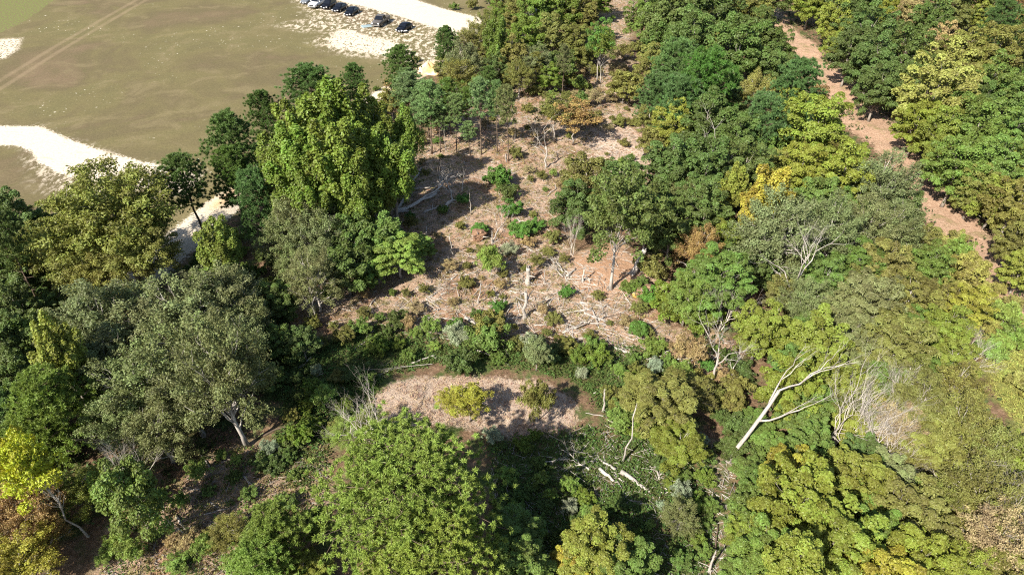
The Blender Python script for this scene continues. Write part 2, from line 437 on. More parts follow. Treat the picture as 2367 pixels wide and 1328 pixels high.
def seg_line(P, pts, w):
    pl = poly(pts)
    return ldist(P, pl, [w] * len(pl))
def build_ground():
    step = 0.62
    xs = np.concatenate([[-1800, -900, -450, -260, -190], np.arange(-150, 150.1, step), [190, 260, 450, 900, 1800]])
    ys = np.concatenate([[-700, -300, -120, -45, -10], np.arange(6, 215, step), [230, 270, 360, 600, 1100, 2200]])
    X, Y = np.meshgrid(xs, ys)
    P = np.stack([X.ravel(), Y.ravel()], 1)
    f = sdist(P, P_FIELD)
    A = {'a_field': f}
    pl_track = poly(TRACK)
    track = ldist(P, pl_track, TRACK_W)
    sA = np.maximum(sdist(P, poly(SAND_A)), np.maximum(sdist(P, poly(SAND_B)), sdist(P, poly(SAND_B2)) * 0.6))
    A['a_sand'] = np.maximum(track, sA)
    A['a_spot'] = np.maximum(sdist(P, poly(SAND_C)), sdist(P, poly(ROUGH_D)) * 0.8)
    A['a_rough'] = np.maximum(np.maximum(sdist(P, poly(ROUGH)), sdist(P, poly(ROUGH_A))), sA - 0.5)
    A['a_orange'] = np.maximum(seg_line(P, [(555, 430), (500, 475)], 1.2), np.maximum(seg_line(P, [(1010, 145), (985, 165), (905, 205)], 1.2), seg_line(P, [(110, 840), (60, 900)], 1.0)))
    A['a_trail'] = ldist(P, poly(TRAIL), TRAIL_W)
    A['a_mead'] = sdist(P, poly(MEADOW))
    A['a_clear'] = np.maximum(sdist(P, poly(CLEAR)), np.maximum(sdist(P, poly(LEFTSLOPE)), sdist(P, poly(GAP)) + 1.0))
    A['a_straw'] = sdist(P, poly(STRAW))
    A['a_red'] = sdist(P, poly(BARE_RED))
    A['a_pale'] = sdist(P, poly(PALE_D))
    A['a_belt'] = np.maximum(sdist(P, poly(GREENBELT)), sdist(P, poly(BOTTOMBELT)))
    l1 = seg_line(P, [(-160, 280), (0, 186), (120, 112), (215, 57), (330, -8), (420, -60)], 0.45)
    l2 = seg_line(P, [(-160, 306), (0, 206), (135, 120), (225, 66), (345, -4), (440, -60)], 0.45)
    A['a_line'] = np.maximum(l1, l2)
    A['a_plough'] = sdist(P, poly([(-300, 220), (-60, 105), (60, 48), (140, -10), (200, -70), (-300, -70)]))
    rough = rough_ground(P[:, 0], P[:, 1]) * np.clip(-f / 5.0, 0, 1)
    rng = np.random.default_rng(3)
    near = (np.abs(P[:, 0]) < 150) & (P[:, 1] > 6) & (P[:, 1] < 214)
    rough = rough + rng.normal(0, 0.03, len(P)) * near * np.clip(-f / 3.0, 0, 1) * np.clip(-track, 0, 1)
    # the dirt bank beside the sandy track
    V = np.stack([P[:, 0], P[:, 1], rough], 1)
    ny, nx = X.shape
    i = np.arange(ny - 1)[:, None] * nx + np.arange(nx - 1)[None, :]
    Q = np.stack([i, i + 1, i + nx + 1, i + nx], -1).reshape(-1, 4)
    def fm(a):
        return A[a][Q].mean(1)
    tr, sn, mead, fld = fm('a_trail'), fm('a_sand'), fm('a_mead'), fm('a_field')
    sp = fm('a_spot')
    name = np.where(sn > 0, 'sand_track', np.where(sp > 0, 'sand_patch', np.where(tr > 0, 'dirt_trail', np.where(mead > 0, 'meadow', np.where(fld > 0, 'field', 'ground')))))
    for nm in ('ground', 'field', 'sand_track', 'sand_patch', 'dirt_trail', 'meadow'):
        q = Q[name == nm]
        ids, inv = np.unique(q, return_inverse=True)
        me = mk_mesh(nm, V[ids], inv.reshape(-1, 4), None, [M['ground']], None, True, {k: a[ids] for k, a in A.items()})
        struct(ob(nm, me))
build_ground()

def sand_mound(u, v, rad, h, seed):
    rng = np.random.default_rng(seed)
    n, m = 18, 8
    V = [(0, 0, h)]
    ph = rng.uniform(0, 6.28, 4)
    for j in range(1, m + 1):
        r = rad * j / m
        for i in range(n):
            a = 2 * math.pi * i / n
            k = 1 + 0.18 * math.sin(2 * a + ph[0]) + 0.1 * math.sin(5 * a + ph[1])
            z = h * (1 - (j / m) ** 1.5) * (1 + 0.18 * math.sin(3 * a + ph[2])) + rng.normal(0, 0.05) - (0.12 if j == m else 0)
            V.append((r * k * math.cos(a), r * k * math.sin(a), z))
    T = [(0, 1 + i, 1 + (i + 1) % n) for i in range(n)]
    Q = [(1 + (j - 1) * n + i, 1 + j * n + i, 1 + j * n + (i + 1) % n, 1 + (j - 1) * n + (i + 1) % n) for j in range(1, m) for i in range(n)]
    o = ob('sand_mound', mk_mesh('sand_mound', V, Q, T, [M['orange_sand']], None, True), loc=on_ground(u, v))
    struct(o)
t = NT('orange_sand')
nn = t.noise(2.2, 6, 0.75)
t.bump(nn, 0.2)
M['orange_sand'] = t.done(t.ramp(nn, [(0.3, (0.42, 0.22, 0.07)), (0.5, (0.62, 0.42, 0.20)), (0.68, (0.74, 0.62, 0.44))]), 0.95, 0.05)
sand_mound(992, 165, 2.0, 1.5, 1)
sand_mound(905, 222, 1.6, 0.6, 2)
sand_mound(86, 862, 1.5, 0.7, 3)
# ---------------------------------------------------------------- foliage builders
def nrm(a):
    return a / (np.linalg.norm(a, axis=-1, keepdims=True) + 1e-9)
def leaf_mesh(name, C, N, L, W, rnd, rng, mat, tang=None, fold=0.18):
    n = len(C)
    if tang is None:
        tang = rng.normal(size=(n, 3))
    t = nrm(tang - (tang * N).sum(1)[:, None] * N)
    b = np.cross(N, t)
    L = np.asarray(L).reshape(-1, 1) * np.ones((n, 1))
    W = np.asarray(W).reshape(-1, 1) * np.ones((n, 1))
    V = np.stack([C - t * L / 2, C + b * W / 2 + t * L * 0.05 + N * W * fold, C + t * L / 2, C - b * W / 2 + t * L * 0.05 + N * W * fold], 1).reshape(-1, 3)
    Q = np.arange(n * 4).reshape(-1, 4)
    return mk_mesh(name, V, Q, None, [mat], np.repeat(rnd, 4))
def puff_leaves(rng, centres, radii, per, zs=0.8, out=None, lift=0.45, shell=(0.55, 1.05), jit=0.55, top=0.35, stretch=0.7):
    """leaf places on many small clumps; leaves face outward from each clump"""
    k = len(centres)
    w = radii ** 2
    idx = rng.choice(k, size=per * k, p=w / w.sum())
    d = rng.normal(size=(len(idx), 3))
    d[:, 2] += top
    if out is not None:
        d += out[idx] * 0.7
    d = nrm(d)
    r = rng.uniform(*shell, size=len(idx)) ** 0.7
    off = d * (radii[idx] * r)[:, None] * np.array([1, 1, zs])
    if out is not None and stretch:
        oh = out[idx]
        off = off + oh * ((off * oh).sum(1) * stretch)[:, None]
    P = centres[idx] + off
    N = nrm(d * 0.75 + np.array([0, 0, lift]) + rng.normal(size=d.shape) * jit)
    clump = rng.uniform(0, 1, k)
    rnd = np.clip(0.5 * clump[idx] + 0.5 * rng.uniform(0, 1, len(idx)), 0, 1)
    return P, N, rnd
def dome(rng, n, R, zc, hh, zmin=-0.55, lobes=0.22):
    i = np.arange(n) + 0.5
    z = 1 - (1 - zmin) * i / n
    th = math.pi * (1 + 5 ** 0.5) * i + rng.uniform(0, 6)
    s = np.sqrt(np.clip(1 - z * z, 0, 1))
    D = np.stack([s * np.cos(th), s * np.sin(th), z], 1) + rng.normal(0, 0.09, (n, 3))
    D = nrm(D)
    ph = rng.uniform(0, 6.28, 6)
    lob = 1 + lobes * (np.sin(2.3 * D[:, 0] * 2 + ph[0]) * np.sin(2.1 * D[:, 1] * 2 + ph[1]) + 0.7 * np.sin(4.7 * D[:, 0] + 3.9 * D[:, 1] + 3 * D[:, 2] + ph[2]))
    rr = np.clip(lob * rng.uniform(0.74, 1.04, n), 0.4, 1.2)
    C = D * rr[:, None] * np.array([R, R, hh])
    C[:, 2] += zc
    return C, D
def bent(rng, a, b, k=5, wob=0.06, sag=0.0):
    a, b = np.asarray(a, float), np.asarray(b, float)
    s = np.linspace(0, 1, k)[:, None]
    L = np.linalg.norm(b - a)
    P = a + (b - a) * s + rng.normal(0, wob * L / 2, (k, 3)) * np.sin(s * math.pi)
    P[:, 2] += sag * L * np.sin(s[:, 0] * math.pi)
    return P
def trunk_mesh(name, rng, H, r0, ends, mat, top=0.8, fork=0.3, twigs=2, limb=0.33, n=7):
    mb = MB()
    tp = bent(rng, (0, 0, -0.15), (rng.normal(0, 0.03) * H, rng.normal(0, 0.03) * H, top * H), 7, 0.035)
    tr = r0 * (1 - 0.78 * np.linspace(0, 1, 7))
    tr[0] *= 1.45
    mb.tube(tp, tr, n)
    for e in ends:
        e = np.asarray(e)
        f = np.clip(fork + (e[2] / H - 0.35) * 0.75 + rng.uniform(-0.08, 0.08), fork * 0.8, 0.95)
        i = f * 6
        i0 = int(min(5, i))
        a = tp[i0] + (tp[i0 + 1] - tp[i0]) * (i - i0)
        P = bent(rng, a, e, 5, 0.1, 0.06)
        r = r0 * limb * (1 - 0.6 * f)
        mb.tube(P, r * np.linspace(1, 0.25, 5), 5, False)
        for _ in range(twigs):
            s = rng.integers(2, 5)
            q = P[s]
            d = nrm(np.array(e) - a + rng.normal(0, 0.5, 3) * np.linalg.norm(e - a))
            mb.tube(bent(rng, q, q + d * rng.uniform(0.5, 1.1), 3, 0.1), r * 0.35 * np.array([1, 0.7, 0.3]), 3, False)
    return mb.mesh(name, [mat], True)

SPEC = {}
def reg(kind, name, noun, cat, R, zc, H, hh, variants):
    SPEC[kind] = dict(name=name, noun=noun, cat=cat, R=R, zc=zc, H=H, hh=hh, v=variants)

def broad(kind, name, noun, cat, nv, R, H, z0, npuff, pr, per, L, W, mat_bark, seed, zmin=-0.5, inner=0.25, lobes=0.22, zs=0.8, lift=0.45, limbs=14, tang_up=0.0, shell=(0.55, 1.05), jit=0.55, twigs=2, limb=0.33, leafmat='leaf', top=0.6, tr=None, stretch=0.7, reach=0.0):
    zc, hh = (z0 + H) / 2, (H - z0) / 2
    out = []
    for v in range(nv):
        rng = np.random.default_rng(seed + v)
        C, D = dome(rng, npuff, R - pr * 0.7, zc, hh - pr * 0.6, zmin, lobes)
        ni = int(npuff * inner)
        C2 = C[rng.choice(npuff, ni)]
        C2 = np.array([0, 0, zc]) + (C2 - np.array([0, 0, zc])) * rng.uniform(0.35, 0.7, (ni, 1))
        Ca = np.vstack([C, C2])
        Da = nrm(Ca - np.array([0, 0, zc - hh * 0.3]))
        rad = pr * rng.uniform(0.5, 1.35, len(Ca))
        P, N, rnd = puff_leaves(rng, Ca, rad, per, zs, Da, lift, shell, jit, top, stretch)
        n = len(P)
        tang = None
        if tang_up:
            tang = rng.normal(size=(n, 3)) * 0.6 + Da[rng.integers(0, len(Da), n)] * 0 + np.array([0, 0, tang_up])
        sz = rng.uniform(0.7, 1.3, n)
        cm = leaf_mesh(name + '_crown', P, N, L * sz, W * sz, rnd, rng, M[leafmat], tang)
        tm = trunk_mesh(name + '_trunk', rng, H, (tr or 0.022) * H, C[rng.choice(npuff, limbs, False)] * np.array([0.92 + reach, 0.92 + reach, 1]) - np.array([0, 0, 0.1 - reach * 2]), M[mat_bark], 0.8, 0.25, twigs, limb)
        out.append((tm, cm))
    reg(kind, name, noun, cat, R, zc, H, hh, out)

def tuft_mesh(name, rng, C, D, nn, L, W, mat, clump=None):
    """needle tufts: many thin blades fanned round the tip of a twig"""
    k = len(C)
    idx = np.repeat(np.arange(k), nn)
    d = nrm(D[idx] * 0.75 + rng.normal(size=(len(idx), 3)) * 0.8)
    side = nrm(np.cross(d, rng.normal(size=d.shape)))
    l = (L * rng.uniform(0.7, 1.15, len(idx)))[:, None]
    b = C[idx] + rng.normal(0, L * 0.12, (len(idx), 3))
    V = np.stack([b - side * W, b + side * W, b + d * l + side * W * 0.35], 1).reshape(-1, 3)
    c = rng.uniform(0, 1, k) if clump is None else clump
    rnd = np.clip(0.55 * c[idx] + 0.45 * rng.uniform(0, 1, len(idx)), 0, 1)
    return mk_mesh(name, V, None, np.arange(len(idx) * 3).reshape(-1, 3), [mat], np.repeat(rnd, 3))
def pine(kind, name, noun, nv, R, H, z0, nbr, ntw, nn, L, W, seed, prof='oval', bark_m='bark', r0=0.014, dead=6):
    out = []
    for v in range(nv):
        rng = np.random.default_rng(seed + v)
        mb = MB()
        tp = bent(rng, (0, 0, -0.15), (rng.normal(0, 0.02) * H, rng.normal(0, 0.02) * H, H * 0.97), 8, 0.011)
        rr = r0 * H * (1 - 0.85 * np.linspace(0, 1, 8))
        rr[0] *= 1.35
        mb.tube(tp, rr, 7)
        C, D, K = [], [], []
        def onaxis(z):
            i = np.clip(z / (H * 0.97) * 7, 0, 6.99)
            return tp[int(i)] + (tp[int(i) + 1] - tp[int(i)]) * (i - int(i))
        for b in range(nbr):
            s = ((b + 0.5) / nbr)
            s = s ** (0.85 if prof != 'dome' else 0.7)
            z = z0 + (H - z0) * s * 0.97
            if prof == 'oval':
                w = R * (math.sin(math.pi * min(1, 0.18 + 0.82 * s)) ** 0.65) * 1.02
            elif prof == 'cone':
                w = R * (1 - s) ** 0.75 + 0.15
            else:
                w = R * math.sqrt(max(0.02, 1 - (s * 0.97) ** 2.4))
            w *= rng.uniform(0.7, 1.12)
            a = b * 2.39996 + rng.normal(0, 0.35)
            up = (0.15 + 0.55 * s) * w
            A = onaxis(max(z - 0.35 * up, 0.3))
            E = onaxis(z) + np.array([math.cos(a) * w, math.sin(a) * w, up * 0.75])
            Pb = bent(rng, A, E, 6, 0.07, -0.05)
            mb.tube(Pb, r0 * H * (0.30 - 0.16 * s) * np.linspace(1, 0.3, 6), 4, False)
            cl = rng.uniform(0, 1)
            nt = max(4, int(ntw * (0.45 + 0.55 * w / R)))
            for q in range(nt):
                f = 1 - 0.72 * (q / nt) ** 1.3
                i = f * 5
                i0 = int(min(4, i))
                p = Pb[i0] + (Pb[i0 + 1] - Pb[i0]) * (i - i0)
                sp = 0.30 * w * (1.15 - 0.5 * f) + 0.12
                off = rng.normal(0, 1, 3) * np.array([sp, sp, sp * 0.42]) * (0.75 if q else 0.1)
                off[2] = abs(off[2]) * 0.8 - 0.05
                tip = p + off
                C.append(tip)
                D.append(nrm(nrm(E - A) * 0.55 + off * 0.5 + np.array([0, 0, 0.75])))
                K.append(np.clip(cl * 0.6 + 0.4 * rng.uniform(), 0, 1))
                if q % 3 == 0 and np.linalg.norm(off) > 0.3:
                    mb.tube(np.array([p, tip]), [0.02, 0.01], 3, False)
        for b in range(dead):
            z = rng.uniform(0.25, 1.0) * z0
            a = rng.uniform(0, 6.28)
            A = onaxis(z)
            mb.tube(bent(rng, A, A + np.array([math.cos(a), math.sin(a), 0.1]) * rng.uniform(0.4, 1.1), 4, 0.1), [0.03, 0.025, 0.018, 0.01], 3, False)
        cm = tuft_mesh(name + '_crown', rng, np.array(C), np.array(D), nn, L, W, M['needle'], np.array(K))
        out.append((mb.mesh(name + '_trunk', [M[bark_m]], True), cm))
    reg(kind, name, noun, 'pine', R, (z0 + H) / 2, H, (H - z0) / 2, out)

# rounded dense hardwood, sprayed hardwood, upright gum, fine-leaved open tree, broad feathery tree
broad('oak', 'broadleaf_tree', 'rounded broadleaf tree', 'tree', 5, 3.2, 9.2, 1.2, 110, 0.6, 165, 0.26, 0.16, 'bark_grey', 100, zmin=-0.7, lobes=0.34, zs=0.72, inner=0.12, top=1.0, shell=(0.7, 1.05))
broad('paleoak', 'pale_trunked_tree', 'pale-trunked broadleaf tree', 'tree', 2, 3.4, 10.5, 3.2, 90, 0.5, 115, 0.25, 0.14, 'bark_pale', 130, lobes=0.5, limbs=26, tr=0.015, top=0.6, jit=0.8, inner=0.3, stretch=1.0)
broad('small', 'small_broadleaf_tree', 'small bushy tree', 'tree', 3, 2.2, 6.0, 0.6, 62, 0.5, 150, 0.23, 0.145, 'bark_grey', 150, lobes=0.34)
broad('spray', 'spreading_tree', 'spreading leafy tree', 'tree', 4, 3.3, 9.0, 1.6, 125, 0.58, 125, 0.36, 0.115, 'bark_pale', 200, zs=0.5, lift=0.75, lobes=0.36, inner=0.2, limbs=22, twigs=3)
broad('gum', 'upright_gum_tree', 'upright lobed tree', 'tree', 4, 2.5, 12.5, 4.0, 60, 0.62, 210, 0.27, 0.2, 'bark_grey', 300, zs=1.7, lift=0.5, lobes=0.4, inner=0.3)
broad('fine', 'fine_leaved_tree', 'open fine-leaved tree', 'tree', 4, 3.3, 9.5, 1.8, 150, 0.48, 110, 0.21, 0.105, 'bark_pale', 400, zmin=-0.6, inner=0.35, lobes=0.36, lift=0.2, jit=1.0, shell=(0.1, 1.25), top=0.3, stretch=1.1, limbs=34, twigs=4, limb=0.42, reach=0.12)
broad('feather', 'feathery_tree', 'broad feathery tree', 'tree', 3, 4.2, 10.0, 2.4, 190, 0.6, 125, 0.23, 0.11, 'bark_grey', 500, zs=0.62, inner=0.3, lobes=0.36, lift=0.5, jit=0.8, shell=(0.2, 1.2), stretch=0.9, limbs=22)
broad('thin', 'thin_crowned_tree', 'thin-crowned slender tree', 'tree', 3, 1.9, 8.0, 3.0, 60, 0.42, 70, 0.20, 0.11, 'bark_pale', 600, inner=0.4, lobes=0.4, lift=0.2, jit=0.9, limbs=18, twigs=3, limb=0.3, tr=0.011)
broad('sapling', 'sapling', 'slender upright sapling', 'sapling', 3, 1.1, 5.2, 0.9, 46, 0.36, 110, 0.20, 0.13, 'bark_grey', 650, zs=1.1, inner=0.3, lobes=0.25)
broad('bush', 'bush', 'leafy bush', 'bush', 6, 1.3, 1.9, -0.1, 34, 0.27, 95, 0.19, 0.10, 'bark_grey', 700, zmin=-0.1, inner=1.0, lobes=0.55, limbs=14, zs=1.1, jit=0.8, lift=0.3)
broad('ball', 'round_shrub', 'round dense shrub', 'shrub', 2, 1.0, 1.7, 0.0, 60, 0.24, 110, 0.13, 0.07, 'bark_grey', 750, zmin=-0.2, stretch=0.0, lobes=0.08, limbs=8, inner=0.2, tang_up=1.2)
broad('wisp', 'wispy_shrub', 'wispy shrub', 'shrub', 5, 1.0, 1.9, 0.1, 36, 0.24, 55, 0.24, 0.05, 'bark_pale', 800, zmin=-0.1, lobes=0.55, limbs=16, inner=0.9, lift=0.1, jit=1.0, tang_up=1.0)
pine('pine', 'pine_tree', 'pine', 4, 2.6, 11.5, 3.0, 64, 22, 40, 0.28, 0.034, 1000)
pine('tallpine', 'tall_pine', 'tall pine', 1, 2.4, 12.0, 5.4, 44, 22, 40, 0.28, 0.034, 1050, 'oval', r0=0.013)
pine('slim', 'slim_pine', 'slim pine', 4, 1.35, 9.0, 4.6, 30, 15, 32, 0.26, 0.03, 1100, 'oval', r0=0.010, dead=14)
pine('bluepine', 'dense_pine', 'dense pine', 4, 2.8, 9.0, 0.9, 62, 20, 40, 0.30, 0.036, 1200, 'dome')
pine('bigpine', 'large_pine', 'large domed pine', 2, 4.4, 13.0, 4.2, 120, 24, 60, 0.24, 0.032, 1300, 'dome', r0=0.018)

def grow(rng, mb, base, d, L, r, depth, spread, up, tips=None, k=5, n=5, kids=(2, 4)):
    """bare branching wood"""
    d = nrm(np.asarray(d, float))
    e = np.asarray(base) + d * L
    P = bent(rng, base, e, k, 0.09, 0.0)
    mb.tube(P, r * np.linspace(1, 0.55 if depth else 0.2, k), n if depth > 1 else max(3, n - 2), depth == 0)
    if depth == 0:
        return
    for c in range(rng.integers(kids[0], kids[1] + 1)):
        f = rng.uniform(0.5, 1.0) if c else 1.0
        i = f * (k - 1)
        i0 = int(min(k - 2, i))
        p = P[i0] + (P[i0 + 1] - P[i0]) * (i - i0)
        nd = nrm(d + rng.normal(0, spread, 3) + np.array([0, 0, up]))
        grow(rng, mb, p, nd, L * rng.uniform(0.5, 0.78), r * (0.58 if c else 0.62) * (1.1 - 0.35 * f), depth - 1, spread, up, tips, 4, n, kids)
def bare_variant(seed, H, r, depth=4, spread=0.5, up=0.12, mat='bark_pale', trunkf=0.4, stems=1, kids=(2, 4), lean=0.05, wob=0.07):
    rng = np.random.default_rng(seed)
    tm, bm = MB(), MB()
    for s in range(stems):
        d = nrm(np.array([rng.normal(0, lean * (1 + 3 * (stems > 1))), rng.normal(0, lean * (1 + 3 * (stems > 1))), 1]))
        b = np.array([rng.normal(0, 0.15), rng.normal(0, 0.15), -0.15]) if stems > 1 else np.array([0, 0, -0.15])
        L = H * trunkf
        P = bent(rng, b, b + d * L, 6, wob)
        mb_r = r * np.linspace(1, 0.7, 6)
        mb_r[0] *= 1.4
        tm.tube(P, mb_r, 8)
        for c in range(rng.integers(2, 4) + (stems == 1)):
            nd = nrm(d + rng.normal(0, spread, 3) * np.array([1, 1, 0.4]) + np.array([0, 0, up * 2]))
            i = rng.integers(3, 6) if c else 5
            grow(rng, bm, P[i], nd, H * 0.33 * rng.uniform(0.75, 1.1), r * 0.5, depth - 1, spread, up, None, 5, 5, kids)
    return tm.mesh('bare_tree_trunk', [M[mat]], True), bm.mesh('bare_tree_branches', [M[mat]], True)
BARE = [bare_variant(41, 8, 0.13), bare_variant(42, 8, 0.12, 4, 0.45), bare_variant(43, 6, 0.065, 5, 0.38, 0.2, 'deadwood', 0.22, 3), bare_variant(44, 6, 0.05, 5, 0.30, 0.25, 'deadwood', 0.18, 6), bare_variant(45, 8, 0.12, 4, 0.35, 0.05, 'bark_pale', 0.62, 1, (2, 3), 0.02, 0.02)]
FALL = [bare_variant(51, 9, 0.22, 4, 0.5, 0.0, 'deadwood', 0.5), bare_variant(52, 7, 0.13, 5, 0.42, 0.0, 'deadwood', 0.25), bare_variant(53, 6, 0.1, 5, 0.5, 0.0, 'deadwood', 0.3)]
# ---------------------------------------------------------------- trees and shrubs, placed one by one
PAL = {  # leaf colours (linear) and the words for them
    'dk': ((0.088, 0.129, 0.031), 'dark green'), 'mid': ((0.115, 0.175, 0.036), 'mid green'), 'ol': ((0.165, 0.170, 0.042), 'olive green'),
    'yg': ((0.178, 0.212, 0.034), 'yellow-green'), 'gy': ((0.163, 0.187, 0.071), 'grey-green'), 'bl': ((0.098, 0.178, 0.052), 'blue-green'),
    'br': ((0.088, 0.185, 0.032), 'bright green'), 'yl': ((0.31, 0.34, 0.03), 'yellow'), 'ru': ((0.25, 0.18, 0.065), 'rusty brown'),
    'pa': ((0.25, 0.25, 0.065), 'pale straw-green'), 'go': ((0.26, 0.25, 0.036), 'golden green'), 'wh': ((0.26, 0.30, 0.18), 'silvery pale'),
    'lp': ((0.185, 0.265, 0.055), 'light green'), 'gg': ((0.128, 0.182, 0.028), 'fresh green'), 'tan': ((0.30, 0.24, 0.11), 'tan'), 'pn': ((0.085, 0.145, 0.036), 'deep green'), 'lm': ((0.225, 0.290, 0.055), 'lime green'), 'sp': ((0.155, 0.24, 0.085), 'pale green'), 'od': ((0.108, 0.148, 0.036), 'dull green'), 'oy': ((0.20, 0.205, 0.045), 'olive yellow'),
}
rg = random.Random(11)
RECS = []          # everything that still needs a label: (object, words, category, group, pixel)
CROWNS = []        # (u, v, w) of crowns for spacing
COUNT = {}
def variant(kind):
    COUNT[kind] = COUNT.get(kind, -1) + 1
    vs = SPEC[kind]['v']
    return vs[COUNT[kind] % len(vs)]
def shade(c, amt=0.12):
    b = PAL[c][0]
    k = 1 + rg.uniform(-amt, amt)
    return (b[0] * k * (1 + rg.uniform(-0.08, 0.08)), b[1] * k, b[2] * k * (1 + rg.uniform(-0.1, 0.1)), 1.0)
LOW = ('bush', 'ball', 'wisp')
def put(kind, c, loc, sxy, sz, label=None, lean=None, words=None, centre=None, group=None):
    s = SPEC[kind]
    tm, cm = variant(kind)
    e = ob(s['name'], None, loc=loc, rot=(0, 0, rg.uniform(0, 6.28)))
    e.empty_display_size = 0.3
    if lean is not None:
        # lean: horizontal direction * tan(angle)
        q = Vector((lean[0], lean[1], 1)).to_track_quat('Z', 'Y')
        e.rotation_mode = 'QUATERNION'
        e.rotation_quaternion = q
    e.scale = (sxy, sxy, sz)
    ob('stems' if kind in LOW else 'trunk', tm, e)
    cr = ob('foliage' if kind in LOW else 'crown', cm, e)
    cr.color = shade(c)
    H = s['H'] * sz
    px = pix((loc[0], loc[1], loc[2] + s['zc'] * sz)) if centre is None else centre
    w = words or (PAL[c][1] + ' ' + s['noun'])
    RECS.append([e, w, s['cat'], group or {'tree': 'trees of the wood', 'pine': 'pines', 'sapling': 'saplings', 'bush': 'bushes of the undergrowth', 'shrub': 'shrubs of the undergrowth'}[s['cat']], px, label])
    return e
def tree(kind, c, u, v, w, hs=1.0, label=None, lean=None, words=None):
    """crown centre at pixel (u, v), crown w pixels wide; the crown's height above ground follows from the tree's proportions"""
    s = SPEC[kind]
    R = 3.0
    for _ in range(12):
        sx = R / s['R']
        z = s['zc'] * sx * hs
        p = at(u, v, z)
        R = 0.5 * w * depth_of(p) / FPX
    sx = R / s['R']
    loc = (p[0], p[1], hz(p[0], p[1]) - 0.03)
    CROWNS.append((u, v, w))
    return put(kind, c, loc, sx, sx * hs, label, lean, words, (u, v))
def btree(kind, c, ub, vb, vt, w, label=None, lean=None, words=None):
    """foot at pixel (ub, vb), top at row vt, crown w pixels wide"""
    s = SPEC[kind]
    p = on_ground(ub, vb)
    lo, hi = 0.2, 30.0
    for _ in range(40):
        m = (lo + hi) / 2
        if pix((p[0], p[1], p[2] + m))[1] > vt:
            lo = m
        else:
            hi = m
    H = lo
    R = 0.5 * w * depth_of((p[0], p[1], p[2] + H * 0.65)) / FPX
    e = put(kind, c, (p[0], p[1], p[2] - 0.03), R / s['R'], H / s['H'], label, lean, words)
    q = pix((p[0], p[1], p[2] + s['zc'] * H / s['H']))
    CROWNS.append((q[0], q[1], w))
    return e

# --- left: edge of the field
btree('tallpine', 'pn', 480, 562, 357, 112, 'lone dark pine with a bare trunk beside the sandy track')
tree('pine', 'pn', 718, 212, 128, 0.62, 'broad dark pine against the brown field, left of a smaller one')
tree('pine', 'pn', 822, 190, 60, 0.95, 'narrow dark pine against the brown field between two broader pines')
tree('pine', 'pn', 925, 152, 80, 0.8, 'dark pine in front of the white sand patch below the parked cars')
tree('pine', 'pn', 545, 340, 125, 0.9, 'wide dark pine at the field edge, leftmost of the clump')
tree('pine', 'pn', 612, 275, 82, 1.05, 'tall dark pine rising behind the green clump at the field edge')
tree('pine', 'mid', 535, 405, 95, 1.0)
tree('bluepine', 'bl', 592, 470, 92, 1.35, 'pale blue-green pine between the sandy track and the green clump')
tree('bluepine', 'bl', 625, 440, 70, 1.3)
for a in [(700, 345, 125), (775, 320, 130), (850, 318, 105), (690, 415, 115), (775, 405, 135), (850, 400, 110), (650, 395, 90), (735, 455, 110), (820, 450, 105)]:
    tree('gum', 'gg', *a, 0.95)
tree('gum', 'gg', 940, 335, 62, 1.35, 'narrow fresh green tree standing right of the dense green clump')
tree('gum', 'gg', 905, 405, 100, 1.0)
tree('gum', 'yg', 880, 455, 70, 1.0)
for a in [(700, 520, 130), (765, 500, 120), (660, 560, 110), (735, 560, 120), (725, 650, 110), (680, 610, 80)]:
    tree('fine', 'gy', *a, 1.0)
tree('small', 'dk', 820, 560, 110, 1.0)
tree('small', 'mid', 885, 560, 100, 1.0)
tree('spray', 'lp', 920, 590, 110, 0.75, 'light green leaning leafy tree at the left edge of the clearing')
tree('spray', 'lp', 970, 570, 60, 0.8)
tree('small', 'dk', 800, 620, 110, 0.9)
tree('small', 'mid', 860, 625, 70, 0.9)
tree('oak', 'dk', 640, 700, 90, 0.8)
# broad olive tree and neighbours
tree('feather', 'oy', 265, 500, 270, 0.95, 'broad olive feathery tree in front of the white sand, topmost of the olive clump')
tree('feather', 'oy', 165, 575, 190, 0.9, 'broad olive feathery tree, left part of the olive clump')
tree('feather', 'oy', 320, 585, 180, 0.95, 'broad olive feathery tree, right part of the olive clump')
tree('feather', 'oy', 235, 625, 150, 0.9)
btree('gum', 'yg', 540, 690, 528, 92, 'yellow-green young tree standing alone in shade below the lone pine')
btree('small', 'gg', 500, 700, 620, 90)
for a in [('oak', 'dk', 30, 520, 120), ('oak', 'dk', 80, 575, 90), ('small', 'dk', 20, 640, 110), ('oak', 'dk', 35, 720, 110), ('small', 'dk', 60, 660, 80), ('oak', 'dk', 15, 800, 120), ('small', 'mid', 95, 790, 100), ('small', 'dk', 30, 880, 110), ('oak', 'dk', -20, 960, 120), ('small', 'dk', -20, 1080, 100)]:
    tree(a[0], a[1], a[2], a[3], a[4], 1.05)
btree('slim', 'dk', 105, 730, 480, 70)
